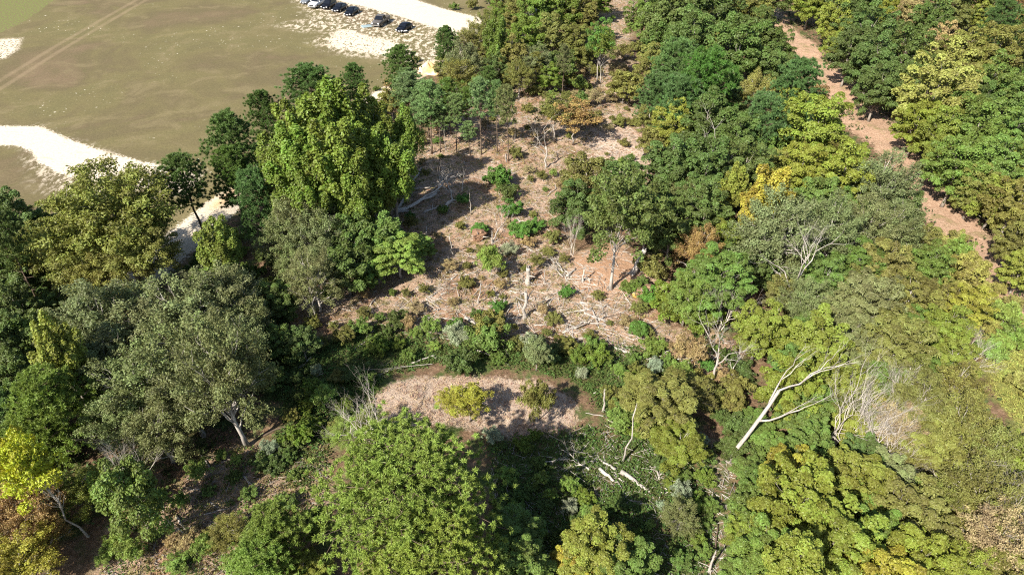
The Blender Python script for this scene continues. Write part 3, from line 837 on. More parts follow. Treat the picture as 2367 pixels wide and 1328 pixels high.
# grey-green fine-leaved group
for a in [(245, 745, 200), (165, 770, 120), (430, 730, 190), (515, 690, 170), (560, 745, 130), (340, 790, 180), (420, 830, 190), (520, 810, 160), (250, 850, 170), (330, 900, 190), (440, 930, 170), (275, 970, 130), (370, 1000, 150)]:
    tree('fine', 'gy', *a, 0.82)
btree('fine', 'gy', 572, 1030, 760, 190, 'grey-green tree with a flared pale trunk foot on the brown slope')
tree('gum', 'yg', 150, 835, 90, 1.35, 'yellow-green pointed tree at the left between dark and grey-green trees')
tree('bluepine', 'lp', 135, 950, 170, 0.95, 'light green bushy pine below the pointed yellow-green tree at left')
tree('bluepine', 'lp', 75, 1010, 120, 0.9)
tree('bluepine', 'mid', 190, 900, 90, 1.0)
btree('thin', 'yl', 205, 1240, 1030, 120, 'bright yellow slender tree with a white leaning trunk at lower left', lean=(-0.22, 0.05))
btree('thin', 'yl', 150, 1200, 1000, 90, lean=(-0.12, 0.0))
tree('fine', 'yg', 190, 1130, 110, 0.7)
tree('fine', 'ru', 45, 1180, 150, 0.8, 'rusty brown thin-leaved tree in the lower left corner')
tree('fine', 'ru', 90, 1240, 120, 0.6)
tree('fine', 'go', 40, 1300, 150, 0.7)
btree('small', 'mid', 355, 1240, 1080, 130, 'mid green bushy young tree alone on the brown slope at lower left')
btree('sapling', 'gg', 268, 1180, 1100, 60)
# foreground pines
tree('bigpine', 'lm', 948, 1140, 385, 0.78, 'very large domed light green pine at the bottom centre, the upper of two')
tree('bigpine', 'lm', 985, 1300, 330, 0.75, 'large domed light green pine cut by the bottom edge below the biggest pine')
tree('bluepine', 'lp', 640, 1238, 150, 0.85, 'light green pine left of the very large foreground pine')
tree('bluepine', 'lp', 605, 1318, 150, 0.8)
tree('bluepine', 'lp', 742, 1210, 70, 0.9, 'small light green pine squeezed against the very large foreground pine')
tree('fine', 'ol', 525, 1235, 90, 0.5)
tree('spray', 'mid', 1195, 1240, 120, 0.8)
tree('oak', 'mid', 1210, 1310, 130, 0.8)
tree('oak', 'yg', 1370, 1265, 150, 0.85, 'yellow-green tree cut by the bottom edge right of the largest pine')
tree('oak', 'go', 1330, 1300, 100, 0.8)
tree('oak', 'mid', 1450, 1300, 130, 0.8)
tree('spray', 'yg', 710, 1320, 90, 0.7)
# centre right of the straw patch
tree('spray', 'ol', 1530, 935, 150, 0.75)
tree('spray', 'yg', 1575, 1035, 110, 0.8, 'yellow-green leafy tree right of the fallen dead crown')
tree('spray', 'ol', 1480, 900, 90, 0.6)
tree('fine', 'ol', 1600, 905, 100, 0.6)
tree('spray', 'yg', 1540, 1010, 90, 0.7)
tree('fine', 'gy', 1575, 1190, 80, 0.9)
btree('wisp', 'ol', 1240, 975, 890, 80, 'olive wispy bush on the right end of the straw patch')
btree('small', 'gy', 1240, 855, 780, 55, 'pale grey-green conical bush casting a black shadow below the clearing')
tree('thin', 'go', 1085, 925, 95, 0.5)
tree('thin', 'go', 1040, 925, 60, 0.45)
tree('fine', 'yg', 860, 990, 90, 0.7)
tree('fine', 'lp', 800, 1000, 80, 0.6)
tree('small', 'mid', 650, 790, 70, 0.9)
tree('small', 'dk', 700, 800, 70, 0.9)
tree('small', 'dk', 620, 870, 60, 0.9)

# --- clearing: slim pines and standing trees
for (ub, vb, vt, w, c) in [(998, 355, 185, 85, 'sp'), (1018, 352, 240, 60, 'sp'), (1043, 312, 180, 60, 'mid'), (1056, 355, 215, 55, 'sp'), (1113, 358, 178, 66, 'sp'), (1150, 352, 185, 50, 'sp'), (1176, 372, 195, 62, 'gy'), (960, 300, 165, 84, 'sp'), (1132, 250, 150, 50, 'mid'), (1222, 215, 130, 45, 'gy'), (1242, 216, 120, 45, 'ol'), (975, 330, 230, 60, 'sp'), (1085, 330, 200, 50, 'mid'), (1300, 230, 100, 40, 'gy')]:
    btree('slim', c, ub, vb, vt, w * 0.78)
btree('slim', 'sp', 1087, 358, 278, 36, 'short slim pine with a tiny tuft of crown among the slim pines')
btree('slim', 'sp', 1270, 190, 120, 32)
btree('thin', 'br', 1380, 190, 50, 62, 'tall light green tree with a bare lower trunk at the top of the clearing')
tree('thin', 'gg', 1395, 110, 55, 1.1)
btree('thin', 'ru', 1325, 335, 235, 100, 'thin rusty olive tree beside the bent white trunk')
btree('thin', 'ol', 1280, 330, 225, 90)
btree('wisp', 'br', 1325, 285, 245, 40)
btree('small', 'ol', 1440, 240, 165, 80)
# top centre
for a in [('pine', 'pn', 1035, 108, 60, 1.0), ('fine', 'ol', 1095, 100, 70, 1.0), ('fine', 'gy', 1075, 150, 80, 1.0), ('fine', 'ol', 1125, 70, 60, 1.0), ('gum', 'gg', 1150, 105, 50, 1.2), ('oak', 'ol', 1180, 140, 80, 1.0), ('fine', 'ol', 1060, 190, 80, 0.9), ('oak', 'gg', 1235, 45, 90, 1.0), ('oak', 'gg', 1290, 25, 100, 1.0), ('oak', 'ol', 1345, 45, 80, 1.0), ('oak', 'gg', 1215, 100, 80, 1.0), ('oak', 'ol', 1275, 90, 80, 1.0), ('oak', 'ol', 1330, 105, 70, 1.0), ('fine', 'gy', 1240, 150, 70, 1.0), ('small', 'mid', 1300, 150, 60, 1.0), ('fine', 'ol', 1200, 180, 60, 1.0), ('oak', 'dk', 1150, 165, 60, 1.0), ('oak', 'gg', 1330, -15, 90, 1.0), ('oak', 'gg', 1250, -30, 90, 1.0), ('pine', 'sp', 940, 205, 70, 0.9), ('pine', 'sp', 985, 235, 70, 0.9), ('fine', 'ol', 1015, 255, 60, 0.9), ('small', 'ol', 905, 240, 60, 0.9), ('fine', 'mid', 1090, 215, 60, 0.9)]:
    tree(*a)
btree('paleoak', 'od', 1412, 668, 400, 180, 'dull green oak-like tree with a tall pale trunk beside bare red soil')
# --- wood between the clearing and the trail
WOOD = [('oak', 'mid', 1490, 45, 80), ('oak', 'dk', 1560, 45, 130), ('oak', 'dk', 1645, 40, 120), ('oak', 'ol', 1735, 35, 100), ('oak', 'wh', 1682, 66, 45), ('oak', 'dk', 1595, 110, 120), ('oak', 'dk', 1700, 125, 130), ('oak', 'ol', 1640, 140, 90), ('oak', 'dk', 1755, 85, 90), ('oak', 'dk', 1772, 165, 90), ('oak', 'ol', 1505, 150, 70), ('oak', 'dk', 1530, 100, 80),
    ('bluepine', 'bl', 1560, 175, 110), ('bluepine', 'br', 1625, 215, 140), ('bluepine', 'bl', 1512, 225, 80), ('bluepine', 'bl', 1565, 255, 110), ('fine', 'pa', 1745, 215, 80), ('oak', 'yg', 1558, 295, 90), ('oak', 'dk', 1640, 290, 120), ('oak', 'dk', 1700, 330, 110), ('spray', 'ol', 1500, 280, 60), ('small', 'ol', 1505, 330, 60),
    ('oak', 'dk', 1550, 395, 120), ('oak', 'dk', 1620, 405, 130), ('oak', 'dk', 1720, 400, 120), ('bluepine', 'bl', 1760, 305, 120), ('oak', 'ol', 1350, 430, 120), ('oak', 'dk', 1430, 440, 120), ('oak', 'dk', 1330, 480, 100), ('oak', 'dk', 1500, 490, 130), ('oak', 'dk', 1625, 495, 120), ('oak', 'dk', 1555, 535, 110), ('gum', 'yg', 1695, 445, 60), ('gum', 'go', 1765, 480, 100), ('fine', 'ru', 1615, 580, 95), ('fine', 'go', 1665, 500, 50),
    ('bluepine', 'bl', 1842, 222, 112), ('oak', 'yg', 1885, 310, 140), ('oak', 'yg', 1810, 262, 80), ('small', 'ru', 1890, 228, 50), ('oak', 'yg', 1955, 378, 90), ('oak', 'yg', 1945, 430, 130), ('fine', 'gy', 2040, 450, 140), ('oak', 'dk', 1812, 172, 60), ('oak', 'yg', 1850, 400, 100), ('oak', 'ol', 1800, 400, 80), ('small', 'ol', 2015, 415, 60),
    ('fine', 'gy', 1790, 545, 170), ('fine', 'gy', 1915, 545, 140), ('fine', 'gy', 2000, 530, 120), ('fine', 'gy', 2070, 545, 110), ('oak', 'mid', 1880, 480, 110), ('spray', 'mid', 1900, 650, 110), ('spray', 'ol', 2040, 625, 120), ('spray', 'mid', 2140, 620, 110), ('spray', 'gy', 2000, 700, 130), ('spray', 'ol', 2105, 700, 120), ('small', 'pa', 2230, 640, 90), ('spray', 'go', 2235, 715, 95), ('spray', 'yg', 2180, 775, 110), ('spray', 'ol', 2065, 800, 140), ('spray', 'yg', 2200, 830, 100), ('spray', 'mid', 1650, 650, 140), ('oak', 'dk', 1750, 610, 90), ('oak', 'mid', 1590, 690, 100), ('oak', 'yg', 1755, 770, 110), ('oak', 'yg', 1885, 800, 130), ('spray', 'gy', 1960, 790, 120), ('spray', 'gy', 1950, 720, 100), ('spray', 'mid', 1990, 620, 110), ('fine', 'gy', 1860, 700, 100), ('spray', 'mid', 2120, 760, 90),
    ('oak', 'yg', 1830, 900, 130), ('oak', 'mid', 1880, 1040, 100), ('oak', 'mid', 1890, 940, 80), ('spray', 'ol', 2120, 955, 150), ('fine', 'ol', 2215, 990, 150), ('spray', 'oy', 2165, 1045, 130), ('fine', 'tan', 2070, 1000, 110), ('oak', 'yg', 2300, 1035, 100), ('oak', 'yg', 2350, 1090, 100), ('fine', 'ol', 2215, 905, 110), ('fine', 'ol', 2270, 1050, 140), ('spray', 'ol', 2100, 880, 110), ('oak', 'dk', 1990, 1060, 100), ('fine', 'ol', 1950, 960, 80)]
HAND = {('fine', 1745, 215): 'pale straw-green tree standing out in the dark wood left of the trail', ('oak', 1682, 66): 'small silvery pale tree in the dark wood near the top', ('fine', 1615, 580): 'rusty brown autumn tree at the right edge of the clearing', ('bluepine', 1842, 222): 'blue-green dense pine right beside the bend of the reddish trail', ('small', 2230, 640): 'pale straw-green bushy tree by the trail at the right edge'}
for k, c, u, v, w in WOOD:
    tree(k, c, u, v, w, 1.0, HAND.get((k, u, v)))
for a in [(1770, 1010, 90), (1740, 1090, 80), (1820, 1040, 80), (1745, 960, 60)]:
    tree('small', 'mid', *a, 0.5)
# --- lower right
for a in [('oak', 'yg', 1850, 1180, 190), ('oak', 'yg', 1960, 1120, 150), ('oak', 'ol', 2100, 1190, 150), ('oak', 'mid', 1760, 1280, 140), ('oak', 'yg', 1930, 1270, 190), ('oak', 'go', 1830, 1100, 120), ('oak', 'yg', 2120, 1310, 160), ('small', 'mid', 1740, 1180, 100), ('fine', 'ol', 2270, 1150, 160), ('fine', 'tan', 2300, 1240, 150), ('oak', 'gy', 2040, 1100, 110), ('oak', 'ol', 2360, 1170, 120), ('oak', 'mid', 2020, 1230, 120), ('fine', 'yg', 2240, 1310, 110), ('oak', 'ol', 2360, 1300, 130), ('gum', 'yg', 1830, 1330, 130), ('oak', 'go', 2020, 1340, 160)]:
    tree(*a, 0.95)
# --- wood right of the trail
for a in [('oak', 'yg', 1875, 8, 70), ('oak', 'yg', 1928, 55, 75), ('oak', 'dk', 1955, 50, 80), ('oak', 'dk', 2005, 90, 110), ('oak', 'yg', 2060, 35, 60), ('oak', 'tan', 2108, 45, 70), ('oak', 'dk', 2150, 60, 90), ('oak', 'ol', 2200, 25, 80), ('oak', 'yg', 2262, 35, 60), ('pine', 'pn', 2312, 55, 75), ('oak', 'ru', 2350, 15, 70), ('oak', 'dk', 1965, 130, 90), ('oak', 'dk', 2015, 155, 100), ('oak', 'dk', 2085, 130, 110), ('oak', 'tan', 2180, 100, 70), ('oak', 'ol', 2225, 140, 100), ('oak', 'ol', 2300, 135, 110), ('oak', 'dk', 2030, 210, 90), ('oak', 'dk', 2085, 195, 80), ('oak', 'mid', 2290, 205, 110), ('oak', 'mid', 2350, 230, 100), ('oak', 'yg', 2122, 296, 90), ('oak', 'yg', 2180, 315, 100), ('oak', 'mid', 2255, 305, 130), ('oak', 'mid', 2345, 320, 110), ('oak', 'yg', 2170, 368, 80), ('oak', 'mid', 2215, 390, 120), ('oak', 'mid', 2310, 400, 120), ('oak', 'yg', 2302, 465, 90), ('oak', 'ol', 2345, 480, 110), ('oak', 'ol', 2345, 562, 90), ('oak', 'yg', 2360, 630, 80), ('oak', 'dk', 2270, 250, 80), ('oak', 'ol', 2390, 560, 90), ('oak', 'gg', 1880, -10, 80), ('oak', 'dk', 1960, -15, 100), ('oak', 'yg', 2110, -15, 90), ('oak', 'dk', 2260, -20, 110), ('oak', 'dk', 2370, 80, 90), ('small', 'yg', 1930, 105, 50)]:
    tree(*a, 1.0)
tree('oak', 'pa', 2165, 215, 150, 1.0, 'large pale straw-green domed tree right of the reddish trail')
# --- fill the wood between those crowns
FILLS = [
    ([(1480, -40), (1790, -40), (1770, 60), (1850, 200), (1890, 320), (1800, 330), (1700, 420), (1520, 400), (1500, 180)], 62, [('oak', 'dk', 6), ('oak', 'ol', 3), ('oak', 'mid', 2), ('bluepine', 'bl', 2)], 80),
    ([(1880, -40), (2450, -40), (2450, 640), (2360, 600), (2270, 480), (2120, 280), (2010, 180)], 62, [('oak', 'dk', 4), ('oak', 'ol', 3), ('oak', 'mid', 4), ('oak', 'yg', 2)], 86),
    ([(1540, 420), (1900, 350), (2080, 420), (2160, 560), (2240, 750), (2200, 880), (1960, 860), (1800, 700), (1640, 560)], 60, [('spray', 'mid', 3), ('fine', 'gy', 2), ('oak', 'ol', 2), ('oak', 'dk', 2), ('oak', 'yg', 2)], 88),
    ([(1720, 700), (1920, 860), (2180, 880), (2260, 1010), (2400, 1060), (2400, 1340), (1720, 1340), (1720, 1150), (1840, 1010), (1820, 860)], 66, [('oak', 'yg', 4), ('fine', 'ol', 2), ('oak', 'mid', 3), ('oak', 'go', 1)], 100),
    ([(1170, -40), (1380, -40), (1380, 90), (1300, 180), (1180, 190), (1060, 230), (1010, 170), (1130, 90)], 48, [('oak', 'ol', 3), ('oak', 'gg', 3), ('fine', 'ol', 2)], 62),
    ([(-40, 500), (90, 520), (120, 740), (160, 860), (100, 1080), (-40, 1120)], 62, [('oak', 'dk', 3), ('small', 'dk', 2), ('oak', 'mid', 1)], 90),
]
FN = 0
for pg, sp, kinds, wmax in FILLS:
    us, vs = [p[0] for p in pg], [p[1] for p in pg]
    bag = [k for k in kinds for _ in range(k[2])]
    for _ in range(1400):
        u, v = rg.uniform(min(us), max(us)), rg.uniform(min(vs), max(vs))
        if not inpix(u, v, pg):
            continue
        near = min(math.hypot((u - a) / 1.0, (v - b) / 0.85) - 0.22 * w for a, b, w in CROWNS)
        if near < sp * 0.52:
            continue
        k = rg.choice(bag)
        tree(k[0], k[1], u, v, rg.uniform(0.75, 1.05) * wmax, rg.uniform(0.85, 1.05))
        FN += 1
print('fill trees', FN, 'trees', len(RECS))

# --- shrubs and bushes
SHR = []
def shrub(kind, c, u, v, wpx, hs=1.0, label=None, words=None):
    p = on_ground(u, v)
    s = SPEC[kind]
    R = 0.5 * wpx * depth_of(p) / FPX
    SHR.append((u, v))
    return put(kind, c, (p[0], p[1], p[2] - 0.05), R / s['R'], R / s['R'] * hs, label, None, words, (u, v))
shrub('ball', 'br', 1475, 775, 46, 1.0, 'bright green ball-shaped shrub at the lower edge of the clearing')
shrub('ball', 'br', 1110, 540, 42, 0.7, 'bright green domed shrub on a red root plate')
shrub('bush', 'br', 1180, 500, 50, 0.9, 'bright green bush beside the propped dead branches')
shrub('bush', 'br', 1210, 545, 60, 0.7)
shrub('bush', 'br', 1240, 530, 40, 0.7)
shrub('bush', 'br', 1155, 430, 60, 0.9)
shrub('bush', 'dk', 1175, 460, 50, 0.9)
shrub('bush', 'mid', 1130, 750 + 60, 90, 1.0, 'dark rounded bush below the broken snags')
shrub('bush', 'ol', 1140, 780, 80, 1.0)
shrub('wisp', 'lp', 1135, 640, 60, 1.2, 'tall pale green wispy shrub left of the upright snag')
shrub('wisp', 'lp', 1130, 610, 40, 1.0)
shrub('wisp', 'wh', 1175, 590, 40, 0.8)
shrub('bush', 'br', 1500, 700, 60, 0.8)
shrub('bush', 'gg', 1560, 730, 110, 0.8, 'broad fresh green bush right of the uprooted stump')
shrub('bush', 'gg', 1610, 750, 100, 0.8)
shrub('bush', 'mid', 1460, 680, 50, 0.8)
shrub('bush', 'ol', 1500, 640, 70, 0.9)
shrub('bush', 'dk', 1060, 860, 70)
for a in [('dk', 1130, 10, 46), ('mid', 1160, 15, 50), ('dk', 1192, 20, 54), ('ol', 1092, 22, 26), ('mid', 1050, 24, 20), ('dk', 1215, 30, 46)]:
    shrub('bush', *a)
SREG = [
    (GREENBELT, 75, [('bush', 'mid', 4), ('bush', 'dk', 4), ('bush', 'gg', 3), ('wisp', 'wh', 3), ('bush', 'ol', 2), ('wisp', 'lp', 2)], (28, 62), 24),
    (BOTTOMBELT, 70, [('bush', 'dk', 4), ('bush', 'mid', 3), ('wisp', 'wh', 1), ('wisp', 'lp', 2), ('bush', 'gg', 2)], (24, 50), 24),
    (CLEAR, 115, [('bush', 'br', 2), ('bush', 'ol', 4), ('wisp', 'lp', 3), ('wisp', 'ol', 5), ('wisp', 'tan', 4), ('bush', 'mid', 2)], (16, 46), 22),
    ([(1290, 150), (1480, 90), (1495, 290), (1380, 310), (1200, 260)], 30, [('wisp', 'ol', 3), ('bush', 'ol', 3), ('wisp', 'tan', 2), ('bush', 'mid', 1)], (34, 80), 20),
    (LEFTSLOPE, 26, [('bush', 'mid', 2), ('wisp', 'lp', 3), ('wisp', 'tan', 2), ('bush', 'dk', 2)], (26, 60), 34),
    ([(1580, 800), (1720, 840), (1700, 1060), (1600, 900)], 12, [('bush', 'ol', 2), ('bush', 'dk', 1), ('wisp', 'tan', 2)], (40, 80), 40),
    ([(560, 560), (680, 640), (700, 780), (580, 760), (430, 640), (440, 590)], 16, [('bush', 'dk', 3), ('bush', 'mid', 2)], (30, 70), 34),
    ([(2100, 540), (2220, 560), (2340, 720), (2380, 960), (2280, 880), (2260, 700)], 14, [('wisp', 'pa', 3), ('wisp', 'lp', 2), ('bush', 'pa', 2)], (30, 70), 30),
    ([(1040, 95), (1050, 100), (960, 150), (900, 230), (800, 280), (560, 440), (530, 440), (780, 270), (980, 130)], 18, [('bush', 'ol', 2), ('bush', 'mid', 2), ('wisp', 'tan', 1)], (22, 44), 20),
]
for pg, n, kinds, (w0, w1), sp in SREG:
    us, vs = [p[0] for p in pg], [p[1] for p in pg]
    bag = [k for k in kinds for _ in range(k[2])]
    c = 0
    for _ in range(4000):
        if c >= n:
            break
        u, v = rg.uniform(min(us), max(us)), rg.uniform(max(0, min(vs)), min(1320, max(vs)))
        if not inpix(u, v, pg) or inpix(u, v, STRAW) or inpix(u, v, BARE_RED) or inpix(u, v, GAP) or inpix(u, v, FALLZONE):
            continue
        if min(math.hypot(u - a, v - b) for a, b in SHR) < sp:
            continue
        k = rg.choice(bag)
        f = 0.45 + 0.55 * min(1.0, v / 800)
        shrub(k[0], k[1], u, v, rg.uniform(w0, w1) * f, rg.uniform(0.7, 1.15))
        c += 1
print('with shrubs', len(RECS))
# ---------------------------------------------------------------- dead wood
def bare(i, ub, vb, vt, label, lean=None, sxy=1.0, rz=None):
    p = on_ground(ub, vb)
    lo, hi = 0.2, 30.0
    for _ in range(40):
        m = (lo + hi) / 2
        lo, hi = (m, hi) if pix((p[0], p[1], p[2] + m))[1] > vt else (lo, m)
    tm, bm = BARE[i]
    s = lo / (7.2 if i in (0, 1, 4) else 5.4)
    e = ob('bare_tree', None, loc=(p[0], p[1], p[2] - 0.03), rot=(0, 0, rg.uniform(0, 6.28) if rz is None else rz), scale=(s * sxy, s * sxy, s))
    e.empty_display_size = 0.3
    if lean is not None:
        e.rotation_mode = 'QUATERNION'
        e.rotation_quaternion = Vector((lean[0], lean[1], 1)).to_track_quat('Z', 'Y')
    ob('trunk', tm, e)
    ob('branches', bm, e)
    tag(e, label, 'tree', 'bare trees')
    return e
bare(0, 1262, 388, 268, 'bent bare white tree standing in the upper clearing', (-0.05, 0))
bare(1, 1640, 888, 740, 'bare white tree at the right of the clearing with a long shadow')
bare(0, 1600, 470, 300, 'dead white forked tree rising out of the dark wood', (0.22, 0))
bare(1, 1832, 738, 540, 'tall white forked trunk under grey-green leaves right of the clearing', (-0.12, 0.05))
bare(4, 1682, 1065, 840, 'stout pale trunk leaning right under yellow-green leaves', (0.55, 0.35))
bare(3, 1930, 1060, 885, 'bare pale tree with many fanned branches in the right wood', (0.25, 0.1), 1.5)
bare(2, 2010, 1090, 960, 'bare white several-stemmed tree just below the fanned branches', (0.05, 0), 1.1)
bare(2, 2060, 1010, 870, 'smaller bare pale tree right of the fanned branches', (0.3, 0.1), 1.3)
bare(2, 1665, 760, 640, 'bare grey tree inside the mid green tree right of the clearing')
bare(2, 870, 1075, 900, 'bare pale small tree left of the straw patch behind the largest pine', (-0.1, 0), 1.1)
bare(3, 2290, 1260, 1130, 'bare grey-brown tree in the lower right corner wood', None, 1.3)
bare(1, 735, 745, 640, 'pale bare trunk with stubs on the brown soil left of the clearing')
bare(1, 1690, 880, 800, 'short white forked trunk beside yellow-green leaves')
bare(2, 1320, 590, 480, 'slender white dead stem left of the dark oak at the clearing', None, 0.5)
bare(2, 1310, 190, 130, 'thin bare grey tree among the slim trees at the top of the clearing')
bare(2, 1160, 190, 120, 'thin bare pale tree at the top centre among olive trees')
bare(1, 1460, 45, -30, 'weathered grey bare tree at the top edge of the clearing', None, 0.8)
bare(2, 2210, 870, 760, 'white dead branches poking out of the wood by the meadow', (0.2, 0), 1.0)
bare(2, 2200, 1180, 1050, 'white bare branches low in the olive trees at lower right', None, 1.2)
bare(0, 440, 1255, 1190, 'broken white pole-like dead tree on the lower left slope', (-0.3, 0.1), 0.6)
bare(2, 345, 1170, 1030, 'thin bare stems among the grey-green trees')
bare(0, 2360, 1340, 1210, 'pale bare trunk at the bottom right corner', (-0.3, 0))
for (u, v, vt) in [(1215, 215, 130), (1232, 218, 140), (1392, 190, 120), (1360, 205, 150), (1128, 300, 220), (1190, 330, 250), (1030, 355, 270)]:
    b = bare(1, u, v, vt, '', None, 0.35)
    RECS.append([b, 'very thin bare pole tree', 'tree', 'thin bare poles', (u, v), None])

def snag(ub, vb, vt, r, label, lean=(0, 0), mat='bark_pale', stub=2, top=0.55, seed=0):
    rng = np.random.default_rng(900 + seed)
    p = on_ground(ub, vb)
    lo, hi = 0.2, 30.0
    for _ in range(40):
        m = (lo + hi) / 2
        lo, hi = (m, hi) if pix((p[0], p[1], p[2] + m))[1] > vt else (lo, m)
    H = lo
    e = ob('tree_snag', None, loc=(p[0], p[1], p[2] - 0.02))
    mb = MB()
    P = bent(rng, (0, 0, -0.12), (lean[0] * H, lean[1] * H, H), 7, 0.05)
    rr = r * np.linspace(1, top, 7)
    rr[0] *= 1.6; rr[1] *= 1.1
    mb.tube(P, rr, 9)
    for k in range(5):      # splintered top
        a = k * 1.256
        b = P[-1] + np.array([math.cos(a), math.sin(a), 0]) * r * top * 0.6
        mb.tube(np.array([b - (0, 0, 0.1), b + (0, 0, rng.uniform(0.1, 0.45))]), [r * 0.28, 0.015], 4)
    ob('trunk', mb.mesh('snag_trunk', [M[mat]], True), e)
    for k in range(stub):
        mb = MB()
        i = rng.integers(2, 6)
        a = rng.uniform(0, 6.28)
        d = nrm(np.array([math.cos(a), math.sin(a), rng.uniform(0.1, 0.8)]))
        mb.tube(bent(rng, P[i], P[i] + d * rng.uniform(0.4, 1.3), 4, 0.1), r * np.array([0.4, 0.32, 0.25, 0.12]), 5)
        ob('branch_stub', mb.mesh('branch_stub', [M[mat]], True), e)
    for k in range(4):
        mb = MB()
        a = k * 1.57 + rng.uniform(-0.4, 0.4)
        q = np.array([math.cos(a), math.sin(a), 0])
        mb.tube(np.array([(0, 0, 0.25) + q * r * 0.5, q * r * 1.6 + (0, 0, 0.06), q * r * 2.6 + (0, 0, -0.06)]), [r * 0.4, r * 0.3, r * 0.12], 5)
        ob('root', mb.mesh('root', [M[mat]], True), e)
    tag(e, label, 'snag', 'standing snags')
snag(1462, 632, 580, 0.30, 'short pale trunk leaning right right of the tall pale trunk', (0.35, 0.1), 'bark_pale', 1, 0.8, 2)
snag(1220, 655, 618, 0.26, 'short thick broken snag with a dark shadow in the clearing', (0, 0), 'bark_pale', 2, 0.8, 3)
snag(1212, 735, 675, 0.17, 'forked pale snag with spread roots just below the thick broken snag', (0.03, 0), 'bark_pale', 3, 0.8, 4)
snag(1347, 650, 622, 0.10, 'small dark-topped stub on the bare red soil', (0.05, 0), 'deadwood', 1, 0.7, 5)
snag(1138, 562, 540, 0.07, 'thin pale stub right of the domed shrub', (0, 0), 'bark_pale', 0, 0.8, 6)
snag(1047, 590, 545, 0.07, 'thin bent pale stub in the shadow left of the domed shrub', (-0.1, 0), 'bark_pale', 0, 0.6, 7)
snag(1088, 495, 445, 0.05, 'thin pale pole at the edge of the big shadow', (0, 0), 'bark_pale', 1, 0.6, 8)
snag(1105, 700, 655, 0.08, 'leaning pale stub on the pale soil in the lower clearing', (0.15, 0), 'bark_pale', 2, 0.5, 9)
snag(1258, 655, 628, 0.05, 'thin yellowish stub right of the thick broken snag', (0, 0), 'bark_pale', 0, 0.6, 10)
snag(1395, 950, 905, 0.09, 'pale dead stub beside olive shrubs right of the straw patch', (-0.05, 0), 'bark_pale', 0, 0.7, 11)
snag(1440, 1065, 940, 0.07, 'thin tall pale dead stem right of the fallen dead crown', (0.06, 0), 'bark_pale', 1, 0.5, 12)
snag(1640, 1320, 1280, 0.10, 'pale dead stub at the bottom edge in the narrow brown gap', (0, 0), 'bark_pale', 1, 0.5, 13)
snag(1770, 1285, 1240, 0.12, 'pale trunk showing between yellow-green trees at the bottom right', (-0.05, 0), 'bark_pale', 0, 0.7, 14)

def fallen(i, ub, vb, ue, ve, label, lift=0.12, roll=0.0, sx=1.0):
    """a fallen dead tree: butt at one pixel, crown end at another, lying on the ground"""
    a, b = on_ground(ub, vb), on_ground(ue, ve)
    d = Vector(b - a)
    L = d.length
    tm, bm = FALL[i]
    s = L / (8.2, 6.4, 5.4)[i]
    e = ob('fallen_tree', None, loc=(a[0], a[1], a[2] + 0.18 * s))
    e.rotation_mode = 'QUATERNION'
    d.z += lift * L
    from mathutils import Quaternion
    e.rotation_quaternion = d.to_track_quat('Z', 'Y') @ Quaternion((0, 0, 1), roll)
    e.scale = (s * sx, s * 0.55 * sx, s)
    e.empty_display_size = 0.3
    ob('trunk', tm, e)
    ob('branches', bm, e)
    tag(e, label, 'fallen tree', 'fallen dead trees')
    return e
fallen(0, 918, 492, 1080, 420, 'grey fallen tree with a tangle of bare branches in the big shadow', 0.05)
fallen(1, 1020, 490, 1115, 405, 'bare fallen brush lying across the big shadow', 0.05, 1.0, 1.3)
fallen(2, 960, 440, 1070, 440, 'tangled grey twigs beside the white fallen trunk in shadow', 0.08, 2.0, 1.5)
fallen(1, 1420, 1085, 1290, 1020, 'fallen dead crown with pale fanned branches in shade', 0.10, 0.5, 1.5)
fallen(2, 1360, 1085, 1290, 1050, 'second fallen dead crown in deep shade just below the pale fanned one', 0.12, 1.8, 1.4)
fallen(2, 1240, 1110, 1150, 1180, 'grey fallen brush in the deep shade right of the largest pine', 0.05, 0.2, 1.2)
fallen(2, 995, 845, 835, 862, 'long dead branch lying along the upper edge of the straw patch', 0.04, 0.7, 0.5)
fallen(1, 1085, 735, 1010, 770, 'pale forked fallen branch at the lower left of the clearing', 0.06, 0.3, 0.9)
fallen(1, 870, 690, 820, 745, 'grey brush pile on brown soil at the left of the clearing', 0.05, 1.3, 1.2)
fallen(1, 1385, 740, 1450, 700, 'spread of pale dead twigs below the uprooted stump', 0.03, 0.6, 1.3)
fallen(2, 1330, 760, 1420, 730, 'pale slash heap in the lower right of the clearing', 0.03, 2.1, 1.3)
fallen(2, 1300, 640, 1250, 600, 'pale leaning dead branches above the red soil', 0.2, 0.4, 0.8)
fallen(1, 1140, 560, 1180, 495, 'propped grey dead branches beside the domed shrub', 0.35, 0.9, 0.7)
fallen(2, 1130, 760, 1220, 740, 'curved pale fallen branch below the forked snag', 0.12, 0.9, 0.5)
fallen(1, 1610, 1110, 1540, 1040, 'dead trunk lying in leaves at the right of the fallen dead crown', 0.08, 0.9, 0.6)
fallen(1, 1270, 735, 1195, 700, 'pale fallen branch crossing the foot of the forked snag', 0.05, 2.4, 0.6)
fallen(2, 990, 690, 1045, 655, 'white forked branch on the pale soil left of the snags', 0.06, 0.4, 0.5)

